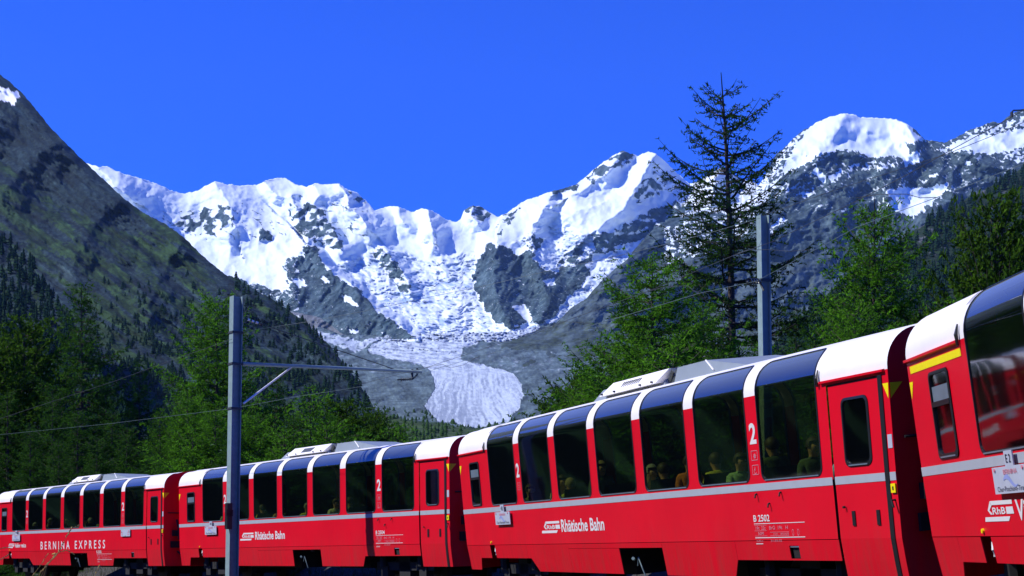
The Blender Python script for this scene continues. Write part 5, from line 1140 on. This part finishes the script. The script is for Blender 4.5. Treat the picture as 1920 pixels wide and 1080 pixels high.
Ya = lambda px, py: 1 / float(np.interp(px, [0, 444, 1429, 1920], [1 / 58., 1 / 36.2, 1 / 27.9, 1 / 21.]))
wire('feeder_wire', [(-60, 806), (0, 785), (220, 713), (320, 676), (435, 636)], Ya, .009, M['wire'], 'upper wire from the left mast down to the left edge')
wire('feeder_wire', [(455, 622), (580, 603), (700, 580), (820, 554), (930, 531), (1040, 505), (1150, 482), (1257, 456), (1340, 434), (1425, 409)], Ya, .009, M['wireteal'], 'upper wire between the left mast and the top of the right mast')
wire('feeder_wire', [(1430, 405), (1557, 359), (1677, 321), (1775, 289), (1850, 259), (1920, 229), (1980, 203)], Ya, .009, M['wire'], 'upper wire from the top of the right mast to the right edge')
for i, (pts, lb) in enumerate((([(796, 690), (830, 683), (845, 690), (869, 684), (900, 667)], 'left of the glacier bend'), ([(1000, 627), (1060, 603), (1100, 606), (1112, 609), (1132, 604)], 'before the grey slope'), ([(1373, 480), (1400, 469), (1440, 468), (1480, 471), (1530, 468)], 'at the right mast'), ([(1606, 371), (1650, 364), (1700, 364), (1726, 371), (1757, 370)], 'in front of the small snowfield'), ([(1213, 547), (1250, 537), (1290, 536), (1300, 545), (1311, 549)], 'inside the bright larch'))):
    wire('dropper_wire', pts, Yi, .009, M['wire'], 'short curved dropper linking messenger and contact wires ' + lb)
b = MB(); c0 = at(1895, 213, Yi(1895, 0)); b.tube([c0 - c0, at(1900, 207, 18) - c0, at(1935, 206, 18.5) - c0], .009, 6); b.tube([at(1897, 210, 17.6) - c0, at(1897, 220, 17.6) - c0], .016, 6)
o = b.obj('wire_bracket', M['wire']); o.location = c0; tag(o, 'dark metal bracket end at the top right edge holding the thick wire', 'bracket')

# ------------------------------------------------------------------ grass
def grass_mesh(name, pts, hmin, hmax, wd, material, seed, **kw):
    rs = np.random.RandomState(seed); P_ = np.array(pts); n = len(P_); h = rs.uniform(hmin, hmax, n)[:, None]; a = rs.rand(n) * 6.283
    d = np.stack([np.cos(a), np.sin(a), np.zeros(n)], -1); ln = rs.randn(n, 3) * .28; ln[:, 2] = 1; tip = P_ + ln * h; mid = P_ + ln * h * .5 + rs.randn(n, 3) * .02
    v = np.stack([P_ - d * wd, P_ + d * wd, mid + d * wd * .7, tip, mid - d * wd * .7], 1).reshape(-1, 3); i = np.arange(n)[:, None] * 5
    f = np.concatenate([i + np.array([[0, 1, 2]]), i + np.array([[0, 2, 4]]), i + np.array([[4, 2, 3]])]); return link(name, np_mesh(name, v, f, [material]), **kw)
rs = np.random.RandomState(5); gp_ = []
for k in range(42000):
    j = rs.randint(0, len(cl) - 6); (p, l, u), (q, m_, v) = cl[j], cl[j + 1]; t = rs.rand(); c_ = p.lerp(q, t); off = -(1.75 + rs.rand() ** 1.4 * 3.6) if k % 3 else 2.2 + rs.rand() * 3
    z = c_.z + (np.interp(-off, [1.5, 2.9, 6], [-.25, -.62, -.80]) if off < 0 else np.interp(off, [2.2, 3.3, 4.2, 6], [-.15, .4, .45, -.5])); w_ = c_ + l * off; gp_.append((w_.x, w_.y, z))
grass_mesh('verge_grass', gp_, .12, .55, .007, M['grass'], 1, kind='stuff')
gp_ = [(rs.uniform(-7, 6), rs.uniform(3, 22), -1.65) for _ in range(14000)]
grass_mesh('meadow_grass', gp_, .15, .45, .006, M['grass'], 2, kind='stuff')
b = MB()
stalks = [[(55, 1120), (75, 1075), (110, 1035), (128, 1000), (135, 990), (150, 985)], [(70, 1120), (88, 1060), (100, 1045), (104, 1038), (98, 1040)], [(60, 1130), (85, 1060), (110, 1036), (125, 1032), (140, 1040)], [(-20, 1060), (0, 1050), (12, 1043), (16, 1040)], [(-20, 1033), (0, 1029), (12, 1027), (20, 1028)], [(170, 1130), (178, 1080), (184, 1065), (187, 1060)], [(20, 1120), (60, 1080), (75, 1062), (90, 1038)]]
for i, st in enumerate(stalks):
    Y = 6.5 + i * .6; P_ = [at(x, y, Y + .05 * k) for k, (x, y) in enumerate(st)]; P_.insert(0, Vector((P_[0].x + .05, P_[0].y, -1.62))); b.tube(P_, [.0012] * (len(P_) - 2) + [.001, .0007], 4)
    for k in range(2, len(P_) - 1):
        for m_ in range(9):
            if rnd.random() < .45: continue
            t = m_ / 9; q = P_[k].lerp(P_[k + 1], t); d_ = (P_[k + 1] - P_[k]).normalized() * .012 + Vector((rnd.uniform(-.004, .004), 0, rnd.uniform(0, .006))); b.tube([q, q + d_ * .5, q + d_], [.0015, .0035, .0008], 4, cap=False)
b.obj('dry_grass_stalks', M['drygrass'], kind='stuff')
print('tris', sum(len(m_.loops) - 2 * len(m_.polygons) for m_ in bpy.data.meshes if m_.users), 'objects', len(bpy.data.objects))
